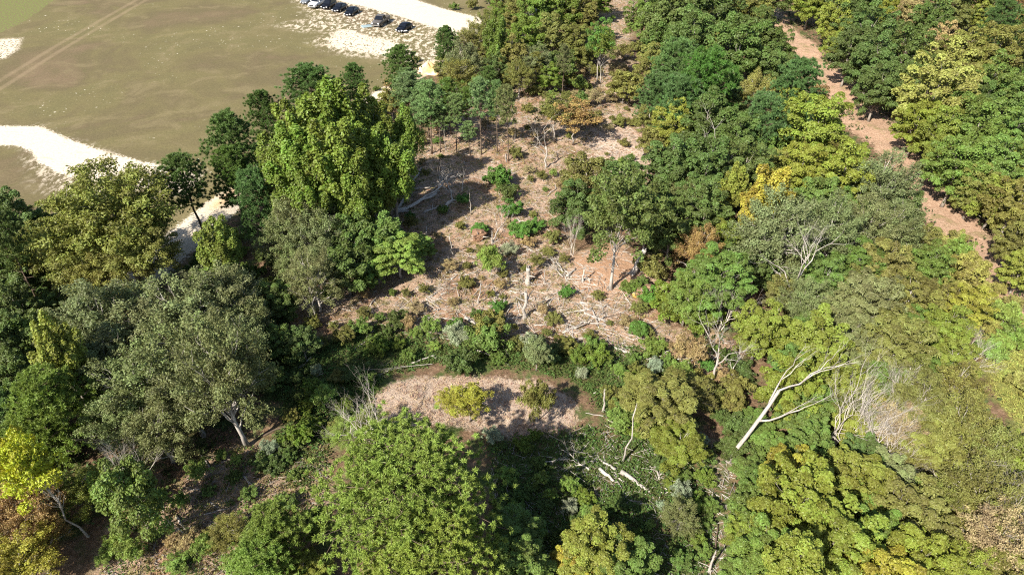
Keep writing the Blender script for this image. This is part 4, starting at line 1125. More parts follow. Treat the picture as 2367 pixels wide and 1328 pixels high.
# uprooted stump: root plate, dark log, split yellow wood
def root_plate(u, v, rad, label, face, extra=True, seed=1):
    rng = np.random.default_rng(seed)
    p = on_ground(u, v)
    e = ob('uprooted_stump', None, loc=p, rot=(0, 0, face))
    n, m = 16, 5
    V, Q, T = [(0.25, 0, rad * 0.75)], [], []
    for j in range(1, m + 1):
        for i in range(n):
            a = 2 * math.pi * i / n
            k = rad * j / m * (1 + 0.16 * math.sin(3 * a + seed) + rng.normal(0, 0.06))
            V.append((0.28 * (1 - (j / m) ** 2) + rng.normal(0, 0.05), k * math.cos(a), max(-0.1, rad * 0.75 + k * math.sin(a))))
    o2 = len(V)
    V += [(v_[0] - 0.45, v_[1] * 0.97, v_[2] * 0.97) for v_ in V]
    for base, fl in ((0, 1), (o2, -1)):
        T += [(base, base + 1 + i, base + 1 + (i + 1) % n)[::fl] for i in range(n)]
        Q += [(base + 1 + (j - 1) * n + i, base + 1 + j * n + i, base + 1 + j * n + (i + 1) % n, base + 1 + (j - 1) * n + (i + 1) % n)[::fl] for j in range(1, m) for i in range(n)]
    k = 1 + (m - 1) * n
    Q += [(k + i, k + (i + 1) % n, o2 + k + (i + 1) % n, o2 + k + i) for i in range(n)]
    ob('root_plate', mk_mesh('root_plate', V, Q, T, [M['root']], None, False), e)
    for i in range(9):
        a = rng.uniform(-0.2, math.pi + 0.2)
        mb = MB()
        s = np.array([0.2, rad * 0.5 * math.cos(a), rad * 0.75 + rad * 0.5 * math.sin(a)])
        d = np.array([rng.uniform(0, 0.5), math.cos(a), math.sin(a) * 0.9])
        mb.tube(bent(rng, s, s + d * rad * rng.uniform(0.5, 0.9), 4, 0.15), [0.07, 0.05, 0.035, 0.01], 5)
        ob('root', mb.mesh('root', [M['root'] if i % 2 else M['deadwood']], True), e)
    if extra:
        mb = MB()
        mb.tube(bent(rng, (-0.3, 0, rad * 0.7), (-2.6, 0.3, 0.25), 5, 0.03), np.array([0.36, 0.33, 0.3, 0.28, 0.25]), 10)
        ob('log', mb.mesh('stump_log', [M['bark']], True), e)
        mb = MB()
        mb.tube(np.array([(-0.1, -0.95, 0.55), (0.15, -0.9, 0.62), (0.45, -0.8, 0.58)]), [0.26, 0.34, 0.2], 7)
        o = ob('split_wood', mb.mesh('split_wood', [M['cutwood']], False), e)
        o['label'] = 'yellow freshly split wood'
    tag(e, label, 'stump', 'uprooted stumps')
root_plate(1488, 694, 0.95, 'uprooted dark stump with yellow split wood at the right of the clearing', R_(-110), True, 4)
root_plate(1108, 556, 0.8, 'red earthy root plate under the domed green shrub', R_(-80), False, 7)

# fallen logs and branches, each its own
def log_mesh(rng, L, r, stubs, mat, crook=0.05):
    mb = MB()
    k = 6
    P = bent(rng, (0, 0, 0), (L, 0, 0), k, crook)
    P[:, 2] = np.abs(P[:, 2]) * 0.6
    mb.tube(P, r * np.linspace(1, 0.5, k), 7)
    for _ in range(stubs):
        i = rng.integers(1, k)
        d = nrm(np.array([rng.uniform(0.3, 1), rng.normal(0, 0.8), abs(rng.normal(0, 0.35))]))
        Q = bent(rng, P[i], P[i] + d * L * rng.uniform(0.15, 0.4), 4, 0.1)
        Q[:, 2] = np.maximum(Q[:, 2], 0)
        mb.tube(Q, r * np.array([0.5, 0.4, 0.28, 0.1]), 5)
    return mb.mesh('fallen_branch', [M[mat]], True)
def log(u0, v0, u1, v1, r, mat='bark_pale', stubs=2, label=None, seed=0, name='fallen_log', words=None):
    a, b = on_ground(u0, v0), on_ground(u1, v1)
    d = b - a
    rng = np.random.default_rng(2000 + seed)
    me = log_mesh(rng, float(np.linalg.norm(d)), r, stubs, mat)
    o = ob(name, me, loc=(a[0], a[1], a[2] + r * 0.7))
    o.rotation_euler = (0, -math.asin(d[2] / np.linalg.norm(d)), math.atan2(d[1], d[0]))
    if label:
        tag(o, label, 'log', 'fallen logs')
    else:
        RECS.append([o, words or {'bark_pale': 'pale fallen branch', 'deadwood': 'grey fallen branch', 'bark': 'dark fallen branch'}[mat], 'branch', 'fallen branches', ((u0 + u1) / 2, (v0 + v1) / 2), None])
LOGS = [(915, 495, 975, 388, 0.2, 'bark_pale', 1, 'white crooked fallen trunk at the left of the big shadow'), (925, 492, 945, 490, 0.22, 'bark_pale', 0, 'short thick white log at the foot of the crooked fallen trunk'), (980, 492, 1015, 480, 0.16, 'deadwood', 1, 'grey log below the tangled twigs in the big shadow'),
    (1435, 1092, 1502, 1138, 0.2, 'bark_pale', 0, 'bright white log right of the fallen dead crown'), (1385, 1085, 1420, 1115, 0.17, 'deadwood', 1, 'grey log lying left of the bright white log'), (1420, 805, 1475, 828, 0.14, 'bark_pale', 2, 'white log with stubs right of the shadowed conical bush'), (1475, 828, 1640, 838, 0.09, 'bark_pale', 3, 'long thin white branch lying towards the bare white tree'), (1098, 808, 1170, 840, 0.07, 'bark_pale', 0, 'curved white stick among green bushes below the clearing'), (1310, 640, 1330, 622, 0.16, 'bark_pale', 0, 'short pale leaning log on the red soil'),
    (1285, 600, 1310, 650, 0.08, 'bark_pale', 1, None), (1262, 590, 1300, 640, 0.07, 'bark_pale', 0, None), (1370, 718, 1385, 760, 0.09, 'bark_pale', 1, 'slender pale log pointing down below the slash heap'), (1310, 645, 1378, 646, 0.06, 'bark_pale', 0, 'straight thin white stick across the red soil'), (1340, 700, 1395, 710, 0.12, 'bark_pale', 2, None), (1350, 725, 1400, 745, 0.13, 'bark_pale', 2, None), (1340, 745, 1410, 752, 0.11, 'bark_pale', 2, None), (1300, 770, 1350, 745, 0.1, 'bark_pale', 1, None),
    (1120, 745, 1200, 735, 0.12, 'bark_pale', 2, None), (1075, 735, 1105, 755, 0.15, 'bark_pale', 1, None), (1150, 740, 1170, 690, 0.08, 'bark_pale', 1, None), (1195, 505, 1225, 540, 0.1, 'deadwood', 1, None), (1265, 455, 1300, 410, 0.07, 'deadwood', 1, 'thin grey stick leaning up the middle of the clearing'), (1340, 400, 1360, 380, 0.06, 'bark_pale', 1, None), (1405, 235, 1440, 215, 0.08, 'bark_pale', 1, None), (1370, 275, 1395, 300, 0.07, 'bark_pale', 1, None), (950, 840, 1010, 820, 0.08, 'bark_pale', 1, None),
    (405, 1190, 440, 1245, 0.1, 'bark_pale', 0, 'white broken pole lying on the lower left slope'), (560, 1100, 600, 1135, 0.08, 'deadwood', 1, None), (600, 1010, 690, 975, 0.1, 'bark', 0, None), (470, 1190, 530, 1175, 0.06, 'bark_pale', 1, None), (690, 770, 740, 690, 0.1, 'bark_pale', 0, None), (1395, 1000, 1430, 1060, 0.07, 'bark_pale', 1, None), (1650, 1290, 1660, 1210, 0.08, 'bark', 1, None), (1450, 165, 1470, 190, 0.08, 'bark_pale', 1, None), (940, 560, 1000, 540, 0.08, 'bark', 1, None), (1240, 1075, 1330, 1050, 0.06, 'deadwood', 2, None)]
for i, l in enumerate(LOGS):
    log(*l[:7], label=l[7], seed=i, name='fallen_log' if l[4] > 0.11 else 'fallen_branch')
k = 100
for pg, n, lmin, lmax, r0 in [([(1190, 560), (1330, 600), (1440, 690), (1500, 760), (1440, 800), (1250, 790), (1020, 770), (950, 700), (1090, 600)], 46, 14, 70, 0.06), (CLEAR, 34, 10, 46, 0.055), (GREENBELT, 14, 20, 70, 0.05), (BOTTOMBELT, 14, 20, 80, 0.06), (LEFTSLOPE, 12, 20, 60, 0.05)]:
    us, vs = [p[0] for p in pg], [p[1] for p in pg]
    c = 0
    while c < n:
        u, v = rg.uniform(min(us), max(us)), rg.uniform(max(30, min(vs)), min(1320, max(vs)))
        if not inpix(u, v, pg) or inpix(u, v, STRAW) or inpix(u, v, GAP):
            continue
        L = rg.uniform(lmin, lmax) * (0.5 + 0.5 * min(1, v / 700))
        a = rg.uniform(0, 6.28)
        k += 1
        c += 1
        log(u, v, u + L * math.cos(a), v + L * math.sin(a) * 0.6, r0 * rg.uniform(0.6, 1.5), rg.choice(['bark_pale', 'bark_pale', 'deadwood']), rg.randint(0, 3), seed=k, name='fallen_branch')

# ---------------------------------------------------------------- uncountable ground cover
def scatter(pg, n, rng, reject=()):
    P = poly(pg)
    lo, hi = P.min(0), P.max(0)
    out = []
    got = 0
    while got < n:
        q = rng.uniform(lo, hi, (n * 2, 2))
        k = sdist(q, P) > 0
        for r in reject:
            k &= sdist(q, poly(r)) < 0
        q = q[k]
        out.append(q)
        got += len(q)
    return np.vstack(out)[:n]
def zs_of(q):
    f = np.clip(-sdist(q, P_FIELD) / 5.0, 0, 1)
    return rough_ground(q[:, 0], q[:, 1]) * f
def weeds(name, pgs, n_clump, per, spread, L, W, colr, label, cat, seed, reject=(), tall=0.25, up=0.9):
    rng = np.random.default_rng(seed)
    C = np.vstack([scatter(pg, n, rng, reject) for pg, n in zip(pgs, n_clump)])
    z = zs_of(C)
    k = len(C)
    idx = np.repeat(np.arange(k), per)
    sz = rng.uniform(0.5, 1.5, k)
    off = rng.normal(0, spread, (len(idx), 2)) * sz[idx][:, None]
    P = np.column_stack([C[idx] + off, z[idx] + rng.uniform(0.02, 1, len(idx)) * tall * sz[idx]])
    N = nrm(rng.normal(size=P.shape) * 0.8 + np.array([0, 0, up]))
    rnd = np.clip(0.65 * rng.uniform(0, 1, k)[idx] + 0.35 * rng.uniform(0, 1, len(idx)), 0, 1)
    s = rng.uniform(0.6, 1.4, len(idx))
    me = leaf_mesh(name, P, N, L * s, W * s, rnd, rng, M['weed'])
    o = ob(name, me)
    o.color = colr + (1,)
    o['kind'] = 'stuff'
    tag(o, label, cat)
weeds('green_ground_cover', [GREENBELT, BOTTOMBELT, LEFTSLOPE], [2100, 1500, 220], 16, 0.22, 0.20, 0.11, (0.075, 0.12, 0.03), 'low green weeds covering the soil below the clearing', 'ground cover', 61, (STRAW, GAP))
weeds('dry_weeds', [CLEAR, LEFTSLOPE], [5200, 800], 12, 0.20, 0.20, 0.07, (0.22, 0.185, 0.075), 'dry tan and green weeds scattered over the felled clearing', 'weeds', 62, (BARE_RED, PALE_D))
weeds('straw_grass', [STRAW], [900], 10, 0.16, 0.26, 0.035, (0.42, 0.31, 0.20), 'flattened straw-coloured grass of the dry patch', 'grass', 63, (), 0.1, 0.5)
weeds('meadow_grass', [MEADOW], [3000], 12, 0.2, 0.30, 0.045, (0.33, 0.35, 0.09), 'yellow-green tall grass of the meadow at the right edge', 'grass', 64, (), 0.3, 0.6)
UNDER = [(1480, -60), (2450, -60), (2450, 1380), (1720, 1380), (1640, 900), (1560, 700), (1520, 400)]
weeds('woodland_undergrowth', [UNDER, [(-60, 480), (130, 700), (560, 640), (640, 900), (500, 1060), (250, 1200), (-60, 1350)], [(620, 400), (860, 240), (1000, 230), (960, 480), (800, 640), (640, 640)]], [3800, 900, 500], 12, 0.4, 0.34, 0.2, (0.06, 0.085, 0.028), 'dark low undergrowth on the floor of the wood', 'undergrowth', 65, ([(u, v) for u, v in MEADOW], [(1780, 40), (1880, 110), (1990, 220), (2080, 330), (2250, 540), (2400, 740), (2400, 790), (2200, 560), (2030, 350), (1900, 190), (1780, 80)]), 0.5)
def twigs(name, pg, n, lmax, mat, label, seed):
    rng = np.random.default_rng(seed)
    q = scatter(pg, n, rng, (STRAW,))
    z = zs_of(q) + 0.03
    a = rng.uniform(0, 6.28, n)
    L = rng.uniform(0.25, lmax, n) * rng.uniform(0.4, 1, n)
    w = rng.uniform(0.012, 0.035, n) * (1.0 if lmax < 2 else 1.3)
    d = np.column_stack([np.cos(a), np.sin(a), rng.normal(0.05, 0.12, n)])
    s = np.column_stack([-np.sin(a), np.cos(a), np.zeros(n)]) * w[:, None]
    A = np.column_stack([q, z]); B = A + d * L[:, None]
    up = np.column_stack([np.zeros(n), np.zeros(n), w * 1.4])
    V = np.stack([A - s, A + s, A + up, B - s * 0.5, B + s * 0.5, B + up * 0.5], 1).reshape(-1, 3)
    b = np.arange(n)[:, None] * 6
    Q = np.concatenate([b + [0, 3, 5, 2], b + [2, 5, 4, 1], b + [1, 4, 3, 0]]).reshape(-1, 4)
    o = ob(name, mk_mesh(name, V, Q, None, [M[mat]]))
    o['kind'] = 'stuff'
    tag(o, label, 'twigs')
twigs('twig_litter', CLEAR, 7000, 1.5, 'bark_pale', 'pale twig litter strewn over the felled clearing', 71)
LOWCLEAR = [(1040, 600), (1190, 560), (1330, 600), (1480, 690), (1520, 760), (1440, 800), (1250, 790), (1000, 780), (900, 720)]
twigs('pale_slash', LOWCLEAR, 1000, 2.4, 'bark_pale', 'pale slash of felled trees strewn over the lower clearing', 75)
twigs('dark_twig_litter', CLEAR, 4500, 1.6, 'bark_grey', 'darker twig litter strewn over the felled clearing', 72)
twigs('slope_twig_litter', LEFTSLOPE, 1600, 1.2, 'bark_grey', 'twig litter on the lower left slope', 73)
twigs('shade_twig_litter', BOTTOMBELT, 1500, 1.6, 'bark_pale', 'twig litter in the shade at the bottom centre', 74)
# ---------------------------------------------------------------- parked cars
def plain(name, c, rough=0.35, spec=0.5, metal=0.0):
    t = NT(name)
    n = t.noise(3.0, 3, 0.6)
    v = t.mr(n, 0.2, 0.8, 0.85, 1.12)
    return t.done(t.hsv(c + (1.0,), 0.5, 1.0, v) if True else c, rough, spec, metal)
M['paint_black'] = plain('paint_black', (0.006, 0.0065, 0.009), 0.3, 0.3)
M['paint_white'] = plain('paint_white', (0.72, 0.72, 0.71), 0.3)
M['paint_grey'] = plain('paint_grey', (0.13, 0.14, 0.15), 0.3, 0.5)
M['paint_brown'] = plain('paint_brown_grey', (0.085, 0.075, 0.066), 0.35, 0.5)
M['glass'] = plain('car_glass', (0.008, 0.01, 0.014), 0.15, 0.4)
M['tyre'] = plain('tyre_rubber', (0.018, 0.018, 0.018), 0.8, 0.2)
M['rim'] = plain('rim_metal', (0.45, 0.45, 0.46), 0.3, 0.5, 0.8)
M['lamp'] = plain('headlamp_glass', (0.75, 0.76, 0.78), 0.12, 0.8)
M['lamp_red'] = plain('tail_lamp', (0.35, 0.02, 0.02), 0.2, 0.5)
M['dark_trim'] = plain('dark_trim', (0.03, 0.03, 0.03), 0.6, 0.3)
M['bed'] = plain('truck_bed_liner', (0.10, 0.085, 0.07), 0.8, 0.2)
M['white_plastic'] = plain('white_plastic', (0.75, 0.75, 0.73), 0.4)
M['tarp'] = plain('blue_grey_tarp', (0.22, 0.28, 0.29), 0.7, 0.2)
def loft(secs, mat, name, parent, bev=0.0):
    """secs: list of (x, half width bottom, half width top, z bottom, z top): a closed body with rounded shoulders"""
    mb = MB()
    rows = []
    for x, wb, wt, zb, zt in secs:
        zm = zb + (zt - zb) * 0.55
        rows.append([(x, -wb * 0.92, zb), (x, -wb, zb + (zt - zb) * 0.15), (x, -(wb + wt) / 2 * 1.01, zm), (x, -wt, zt - (zt - zb) * 0.1), (x, -wt * 0.88, zt), (x, wt * 0.88, zt), (x, wt, zt - (zt - zb) * 0.1), (x, (wb + wt) / 2 * 1.01, zm), (x, wb, zb + (zt - zb) * 0.15), (x, wb * 0.92, zb)])
    k = 10
    V = np.array(rows).reshape(-1, 3)
    Q = []
    for i in range(len(secs) - 1):
        for j in range(k):
            Q.append((i * k + j, i * k + (j + 1) % k, (i + 1) * k + (j + 1) % k, (i + 1) * k + j))
    T = []
    for e, fl in ((0, 1), ((len(secs) - 1) * k, -1)):
        for j in range(1, k - 1):
            T.append((e, e + j, e + j + 1)[::fl])
    mb.add(V, Q, T)
    me = mb.mesh(name, [mat], True)
    o = ob(name, me, parent)
    return o
def wheel(parent, x, y, r):
    side = 1 if y > 0 else -1
    w = ob('wheel', None, parent, (x, y, r))
    w.empty_display_size = 0.1
    for nm, rr, th, mt, off in (('tyre', r, 0.22, 'tyre', 0.0), ('rim', r * 0.62, 0.03, 'rim', side * 0.115)):
        mb = MB()
        P = np.array([(0, off - th / 2, 0), (0, off - th / 2 + 0.001, 0), (0, off + th / 2 - 0.001, 0), (0, off + th / 2, 0)])
        th_ = np.arange(16) * 2 * math.pi / 16
        rows = [np.column_stack([np.cos(th_) * q, np.full(16, yy), np.sin(th_) * q]) for yy, q in ((off - th / 2, rr * 0.9), (off - th / 2.6, rr), (off + th / 2.6, rr), (off + th / 2, rr * 0.9))]
        V = np.vstack(rows + [[(0, off - th / 2, 0)], [(0, off + th / 2, 0)]])
        Q = [(i * 16 + j, i * 16 + (j + 1) % 16, (i + 1) * 16 + (j + 1) % 16, (i + 1) * 16 + j) for i in range(3) for j in range(16)]
        T = [(64, (j + 1) % 16, j) for j in range(16)] + [(65, 48 + j, 48 + (j + 1) % 16) for j in range(16)]
        mb.add(V, Q, T)
        ob(nm, mb.mesh(nm, [M[mt]], False), w)
def boxpart(parent, name, c, d, mat, rot=(0, 0, 0)):
    mb = MB()
    mb.box((0, 0, 0), d)
    return ob(name, mb.mesh(name, [M[mat]]), parent, c, rot)
def pane(parent, name, pts, mat='glass'):
    V = np.array(pts, float)
    n = np.cross(V[1] - V[0], V[2] - V[0])
    n = n / np.linalg.norm(n) * 0.02
    mb = MB()
    mb.add(np.vstack([V + n, V - n]), [(0, 1, 2, 3), (7, 6, 5, 4), (0, 4, 5, 1), (1, 5, 6, 2), (2, 6, 7, 3), (3, 7, 4, 0)])
    return ob(name, mb.mesh(name, [M[mat]]), parent)
def car(kind, paint, u, v, label, name, head=None):
    """u, v: middle of the car on the ground; the car faces the camera, front to the lower left"""
    p = at(u, v)
    h = R_(-105) if head is None else head
    e = ob(name, None, loc=(p[0], p[1], 0), rot=(0, 0, h))
    mt = M[paint]
    if kind == 'truck':
        L, W, rw = 5.6, 0.98, 0.40
        loft([(2.8, 0.80, 0.74, 0.45, 0.92), (2.68, 0.95, 0.90, 0.42, 1.08), (1.5, 0.98, 0.95, 0.42, 1.16), (1.0, 0.98, 0.96, 0.42, 1.18), (-0.75, 0.98, 0.96, 0.42, 1.18), (-0.8, 0.98, 0.96, 0.42, 0.74), (-2.7, 0.98, 0.96, 0.42, 0.74), (-2.78, 0.94, 0.92, 0.46, 0.74)], mt, 'body', e)
        cab = [(1.25, 0.90, 0.88, 1.12, 1.2), (0.55, 0.92, 0.74, 1.12, 1.82), (0.2, 0.92, 0.76, 1.12, 1.9), (-0.5, 0.92, 0.76, 1.12, 1.9), (-0.72, 0.92, 0.74, 1.12, 1.80), (-0.78, 0.9, 0.74, 1.12, 1.3)]
        loft(cab, mt, 'cab', e)
        pane(e, 'windshield', [(1.24, -0.78, 1.24), (1.24, 0.78, 1.24), (0.58, 0.66, 1.80), (0.58, -0.66, 1.80)])
        pane(e, 'rear_window', [(-0.80, 0.7, 1.3), (-0.80, -0.7, 1.3), (-0.76, -0.62, 1.74), (-0.76, 0.62, 1.74)])
        for s in (-1, 1):
            pane(e, 'side_window', [(0.95, s * 0.925, 1.24), (-0.6, s * 0.925, 1.24), (-0.5, s * 0.80, 1.76), (0.5, s * 0.80, 1.76)][::s])
            boxpart(e, 'bed_side', (-1.78, s * 0.93, 0.95), (1.95, 0.09, 0.44), paint)
            boxpart(e, 'mirror', (0.85, s * 1.06, 1.28), (0.14, 0.16, 0.2), paint)
            boxpart(e, 'headlight', (2.76, s * 0.68, 0.86), (0.12, 0.3, 0.2), 'lamp')
            boxpart(e, 'tail_lamp', (-2.78, s * 0.88, 0.9), (0.08, 0.1, 0.3), 'lamp_red')
        boxpart(e, 'bed_floor', (-1.76, 0, 0.76), (1.9, 1.76, 0.04), 'bed')
        boxpart(e, 'tailgate', (-2.74, 0, 0.95), (0.08, 1.76, 0.44), paint)
        boxpart(e, 'grille', (2.8, 0, 0.78), (0.06, 0.9, 0.28), 'dark_trim')
        boxpart(e, 'bumper', (2.84, 0, 0.5), (0.12, 1.8, 0.18), 'rim')
        xs, yw = (1.75, -1.75), 0.88
    else:
        suv = kind == 'suv'
        hb = 1.02 if suv else 0.90
        ht = 1.74 if suv else 1.44
        W, rw = (0.96, 0.36) if suv else (0.91, 0.32)
        L2 = 2.35
        zb = 0.34 if suv else 0.26
        loft([(L2, 0.66, 0.58, zb + 0.12, hb - 0.34), (L2 - 0.14, W * 0.92, W * 0.84, zb, hb - 0.16), (L2 - 0.75, W, W * 0.94, zb, hb - 0.05), (1.0, W, W * 0.97, zb, hb), (-1.4, W, W * 0.97, zb, hb + 0.03), (-L2 + 0.16, W * 0.95, W * 0.9, zb, hb + (0.0 if suv else -0.04)), (-L2, W * 0.8, W * 0.72, zb + 0.12, hb - 0.14)], mt, 'body', e)
        if suv:
            cab = [(1.15, W * 0.93, W * 0.90, hb - 0.06, hb + 0.04), (0.35, W * 0.94, W * 0.76, hb - 0.06, ht - 0.1), (0.0, W * 0.94, W * 0.78, hb - 0.06, ht), (-1.5, W * 0.94, W * 0.78, hb - 0.06, ht - 0.02), (-2.0, W * 0.92, W * 0.74, hb - 0.06, ht - 0.14), (-2.28, W * 0.88, W * 0.8, hb - 0.06, hb + 0.1)]
            ws, rs = (1.12, 0.36, ht - 0.12), (-2.27, -2.02, ht - 0.16)
        else:
            cab = [(1.05, W * 0.92, W * 0.88, hb - 0.06, hb + 0.04), (0.25, W * 0.93, W * 0.72, hb - 0.06, ht - 0.08), (-0.1, W * 0.93, W * 0.74, hb - 0.06, ht), (-0.9, W * 0.93, W * 0.74, hb - 0.06, ht - 0.03), (-1.25, W * 0.92, W * 0.71, hb - 0.06, ht - 0.1), (-1.95, W * 0.88, W * 0.82, hb - 0.06, hb + 0.05)]
            ws, rs = (1.02, 0.27, ht - 0.10), (-1.92, -1.27, ht - 0.12)
        loft(cab, mt, 'cabin', e)
        pane(e, 'windshield', [(ws[0], -W * 0.82, hb + 0.06), (ws[0], W * 0.82, hb + 0.06), (ws[1] + 0.02, W * 0.66, ws[2]), (ws[1] + 0.02, -W * 0.66, ws[2])])
        pane(e, 'rear_window', [(rs[0], W * 0.78, hb + 0.08), (rs[0], -W * 0.78, hb + 0.08), (rs[1] - 0.02, -W * 0.64, rs[2]), (rs[1] - 0.02, W * 0.64, rs[2])])
        for s in (-1, 1):
            pane(e, 'side_window', [(0.7, s * W * 0.935, hb + 0.06), (rs[1] - 0.1, s * W * 0.935, hb + 0.06), (rs[1] + 0.15, s * W * 0.80, ht - 0.16), (0.15, s * W * 0.80, ht - 0.16)][::s])
            boxpart(e, 'mirror', (0.75, s * (W + 0.07), hb + 0.08), (0.12, 0.14, 0.12), paint)
            boxpart(e, 'headlight', (L2 - 0.06, s * 0.62, hb - 0.30), (0.14, 0.30, 0.13), 'lamp')
            boxpart(e, 'tail_lamp', (-L2 + 0.04, s * 0.66, hb - 0.18), (0.08, 0.26, 0.14), 'lamp_red')
        boxpart(e, 'grille', (L2 - 0.01, 0, hb - 0.42), (0.06, 0.8, 0.16), 'dark_trim')
        boxpart(e, 'number_plate', (L2 + 0.015, 0, zb + 0.2), (0.02, 0.34, 0.12), 'lamp')
        xs, yw = (1.45, -1.4), W - 0.12
    for x in xs:
        for s in (-1, 1):
            wheel(e, x, s * yw, rw)
    tag(e, label, 'pickup truck' if kind == 'truck' else 'car', 'vehicles parked by the sand')
    return e
car('sedan', 'paint_grey', 713, 6, 'grey car cut by the top edge, leftmost of the parked row', 'parked_car')
car('truck', 'paint_white', 735, 14, 'white pickup truck in the parked row', 'parked_pickup_truck')
car('suv', 'paint_black', 761, 18, 'black tall car parked right of the white pickup truck', 'parked_car')
car('sedan', 'paint_black', 786, 24, 'low black car in the middle of the parked row', 'parked_car')
car('sedan', 'paint_black', 814, 33, 'black car at the right end of the parked row', 'parked_car')
tr = car('truck', 'paint_brown', 881, 56, 'dark grey-brown pickup truck standing alone on patchy sand', 'parked_pickup_truck')
car('sedan', 'paint_black', 935, 70, 'black car standing alone, farthest right of all the cars', 'parked_car', R_(-110))
# low white bench beside the last car, tarp on the ground
p = at(934, 77)
e = ob('low_bench', None, loc=(p[0], p[1], 0), rot=(0, 0, R_(20)))
boxpart(e, 'bench_top', (0, 0, 0.45), (1.3, 0.45, 0.06), 'white_plastic')
for s in (-1, 1):
    boxpart(e, 'leg', (s * 0.5, 0, 0.21), (0.08, 0.42, 0.42), 'dark_trim')
tag(e, 'low white bench on dark legs beside the rightmost black car', 'bench')
p = at(848, 61)
rng = np.random.default_rng(5)
n = 9
gx, gy = np.meshgrid(np.linspace(-1.2, 1.2, n), np.linspace(-0.9, 0.9, n))
gz = 0.05 + 0.14 * rng.uniform(0, 1, (n, n)) * (1 - (gx / 1.3) ** 2) * (1 - (gy / 1.0) ** 2)
V = np.stack([gx * (1 - 0.12 * np.abs(gy)), gy, gz], -1).reshape(-1, 3)
i = np.arange(n - 1)[:, None] * n + np.arange(n - 1)[None, :]
Q = np.stack([i, i + 1, i + n + 1, i + n], -1).reshape(-1, 4)
V2 = V - np.array([0, 0, 0.03])
b = [j for j in range(n)] + [j * n + n - 1 for j in range(1, n)] + [n * n - 1 - j for j in range(1, n)] + [j * n for j in range(n - 2, 0, -1)]
side = [(b[j], n * n + b[j], n * n + b[(j + 1) % len(b)], b[(j + 1) % len(b)]) for j in range(len(b))]
o = ob('tarp', mk_mesh('tarp', np.vstack([V, V2]), np.vstack([Q, (Q + n * n)[:, ::-1], side]), None, [M['tarp']], None, True), loc=(p[0], p[1], 0), rot=(0, 0, 0.4))
tag(o, 'small blue-grey crumpled tarp on the ground left of the dark pickup truck', 'tarp')

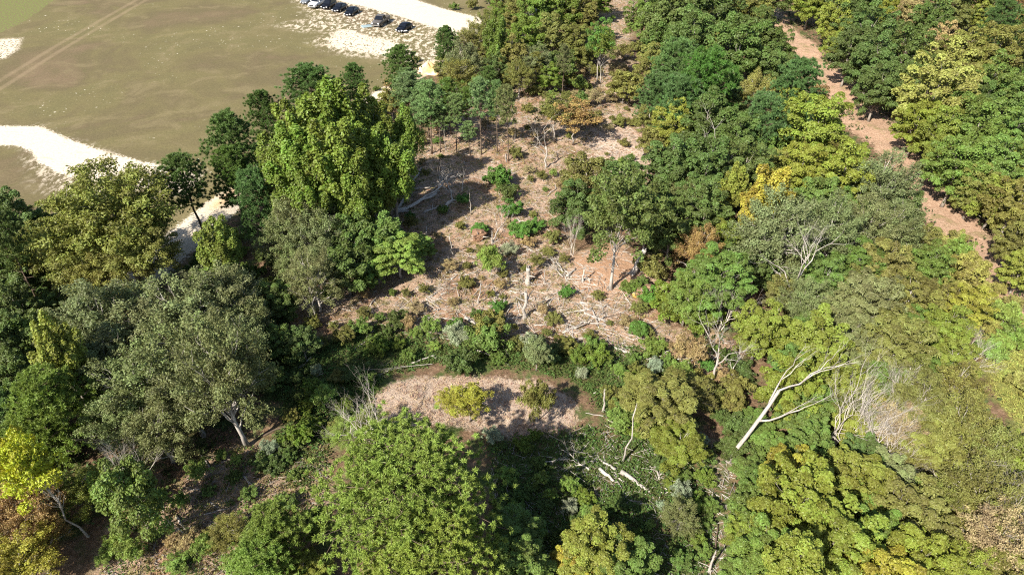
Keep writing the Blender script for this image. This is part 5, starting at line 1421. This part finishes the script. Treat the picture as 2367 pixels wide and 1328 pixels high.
# ---------------------------------------------------------------- labels: which one is it
MARKS = [((760, 20), 'the parked row of cars'), ((900, 80), 'the dark pickup truck'), ((200, 380), 'the white sand at left'), ((480, 470), 'the lone pine'), ((240, 540), 'the broad olive tree'), ((60, 560), 'the upper left edge wood'), ((30, 760), 'the left edge'), ((760, 370), 'the dense green clump'),
    ((680, 590), 'the left edge of the clearing'), ((540, 610), 'the shaded young tree'), ((400, 800), 'the grey-green group'), ((570, 1020), 'the flared pale trunk foot'), ((110, 1100), 'the bright yellow tree'), ((130, 940), 'the light green pine at left'), ((40, 1280), 'the lower left corner'), ((420, 1220), 'the lower left slope'),
    ((640, 1240), 'the lower left pine'), ((950, 1100), 'the largest foreground pine'), ((1050, 930), 'the straw patch'), ((700, 900), 'the shaded green belt'), ((1320, 1040), 'the fallen dead crown'), ((1500, 1130), 'the bright white log'), ((1400, 1260), 'the bottom centre edge'), ((1660, 1180), 'the narrow brown gap'),
    ((1230, 820), 'the conical bush'), ((1475, 770), 'the ball-shaped shrub'), ((1220, 650), 'the thick broken snag'), ((1080, 720), 'the lower left of the clearing'), ((1380, 620), 'the bare red soil'), ((1480, 690), 'the uprooted dark stump'), ((1110, 540), 'the domed shrub'), ((1010, 430), 'the big shadow'), ((1100, 300), 'the slim pines'), ((1000, 180), 'the orange sand mound'),
    ((1260, 340), 'the bent bare white tree'), ((1430, 340), 'the upper pale soil'), ((1280, 90), 'the top centre trees'), ((1430, 100), 'the top of the clearing'), ((1400, 480), 'the tall pale trunk'), ((1640, 350), 'the dead white forked tree'), ((1620, 580), 'the rusty autumn tree'), ((1600, 190), 'the bright pines'), ((1680, 66), 'the small silvery pale tree'), ((1560, 50), 'the top of the dark wood'), ((1745, 215), 'the pale straw-green tree'), ((1860, 250), 'the bend of the trail'),
    ((1860, 60), 'the top of the trail'), ((2030, 120), 'the upper trail on its right'), ((2230, 60), 'the top right edge'), ((2165, 215), 'the large pale domed tree'), ((2320, 250), 'the upper right edge'), ((2200, 380), 'the middle trail on its right'), ((2340, 540), 'the right edge'), ((1960, 400), 'the middle trail on its left'), ((1800, 620), 'the tall white forked trunk'), ((2080, 560), 'the lower trail on its left'), ((2060, 700), 'the centre of the right wood'), ((2230, 700), 'the golden tree'), ((2330, 860), 'the meadow'),
    ((1640, 840), 'the long tree shadow'), ((1760, 800), 'the short white forked trunk'), ((1780, 960), 'the leaning pale trunk'), ((1960, 900), 'the bare fanned branches'), ((2180, 980), 'the right olive trees'), ((1860, 1180), 'the lower right golden trees'), ((2080, 1220), 'the lower right trees'), ((2290, 1220), 'the lower right corner'), ((1560, 960), 'the olive trees')]
ORD = ['', 'first', 'second', 'third', 'fourth', 'fifth', 'sixth', 'seventh', 'eighth', 'ninth', 'tenth', 'eleventh', 'twelfth', 'thirteenth', 'fourteenth', 'fifteenth']
buckets = {}
for r in RECS:
    o, w, cat, grp, px, lab = r
    if lab:
        tag(o, lab, cat, grp)
        continue
    m = min(MARKS, key=lambda k: (k[0][0] - px[0]) ** 2 + (k[0][1] - px[1]) ** 2)[1]
    buckets.setdefault((w, m), []).append(r)
for (w, m), rs in buckets.items():
    rs.sort(key=lambda r: r[4][0])
    for i, r in enumerate(rs):
        near = 'near ' + m
        if len(rs) == 1:
            lab = w + ' ' + near
        elif i == 0:
            lab = 'leftmost ' + w + ' ' + near
        elif i == len(rs) - 1:
            lab = 'rightmost ' + w + ' ' + near
        else:
            lab = w + ' ' + near + ', ' + (ORD[i + 1] if i + 1 < len(ORD) else str(i + 1) + 'th') + ' from left'
        tag(r[0], lab, r[2], r[3])
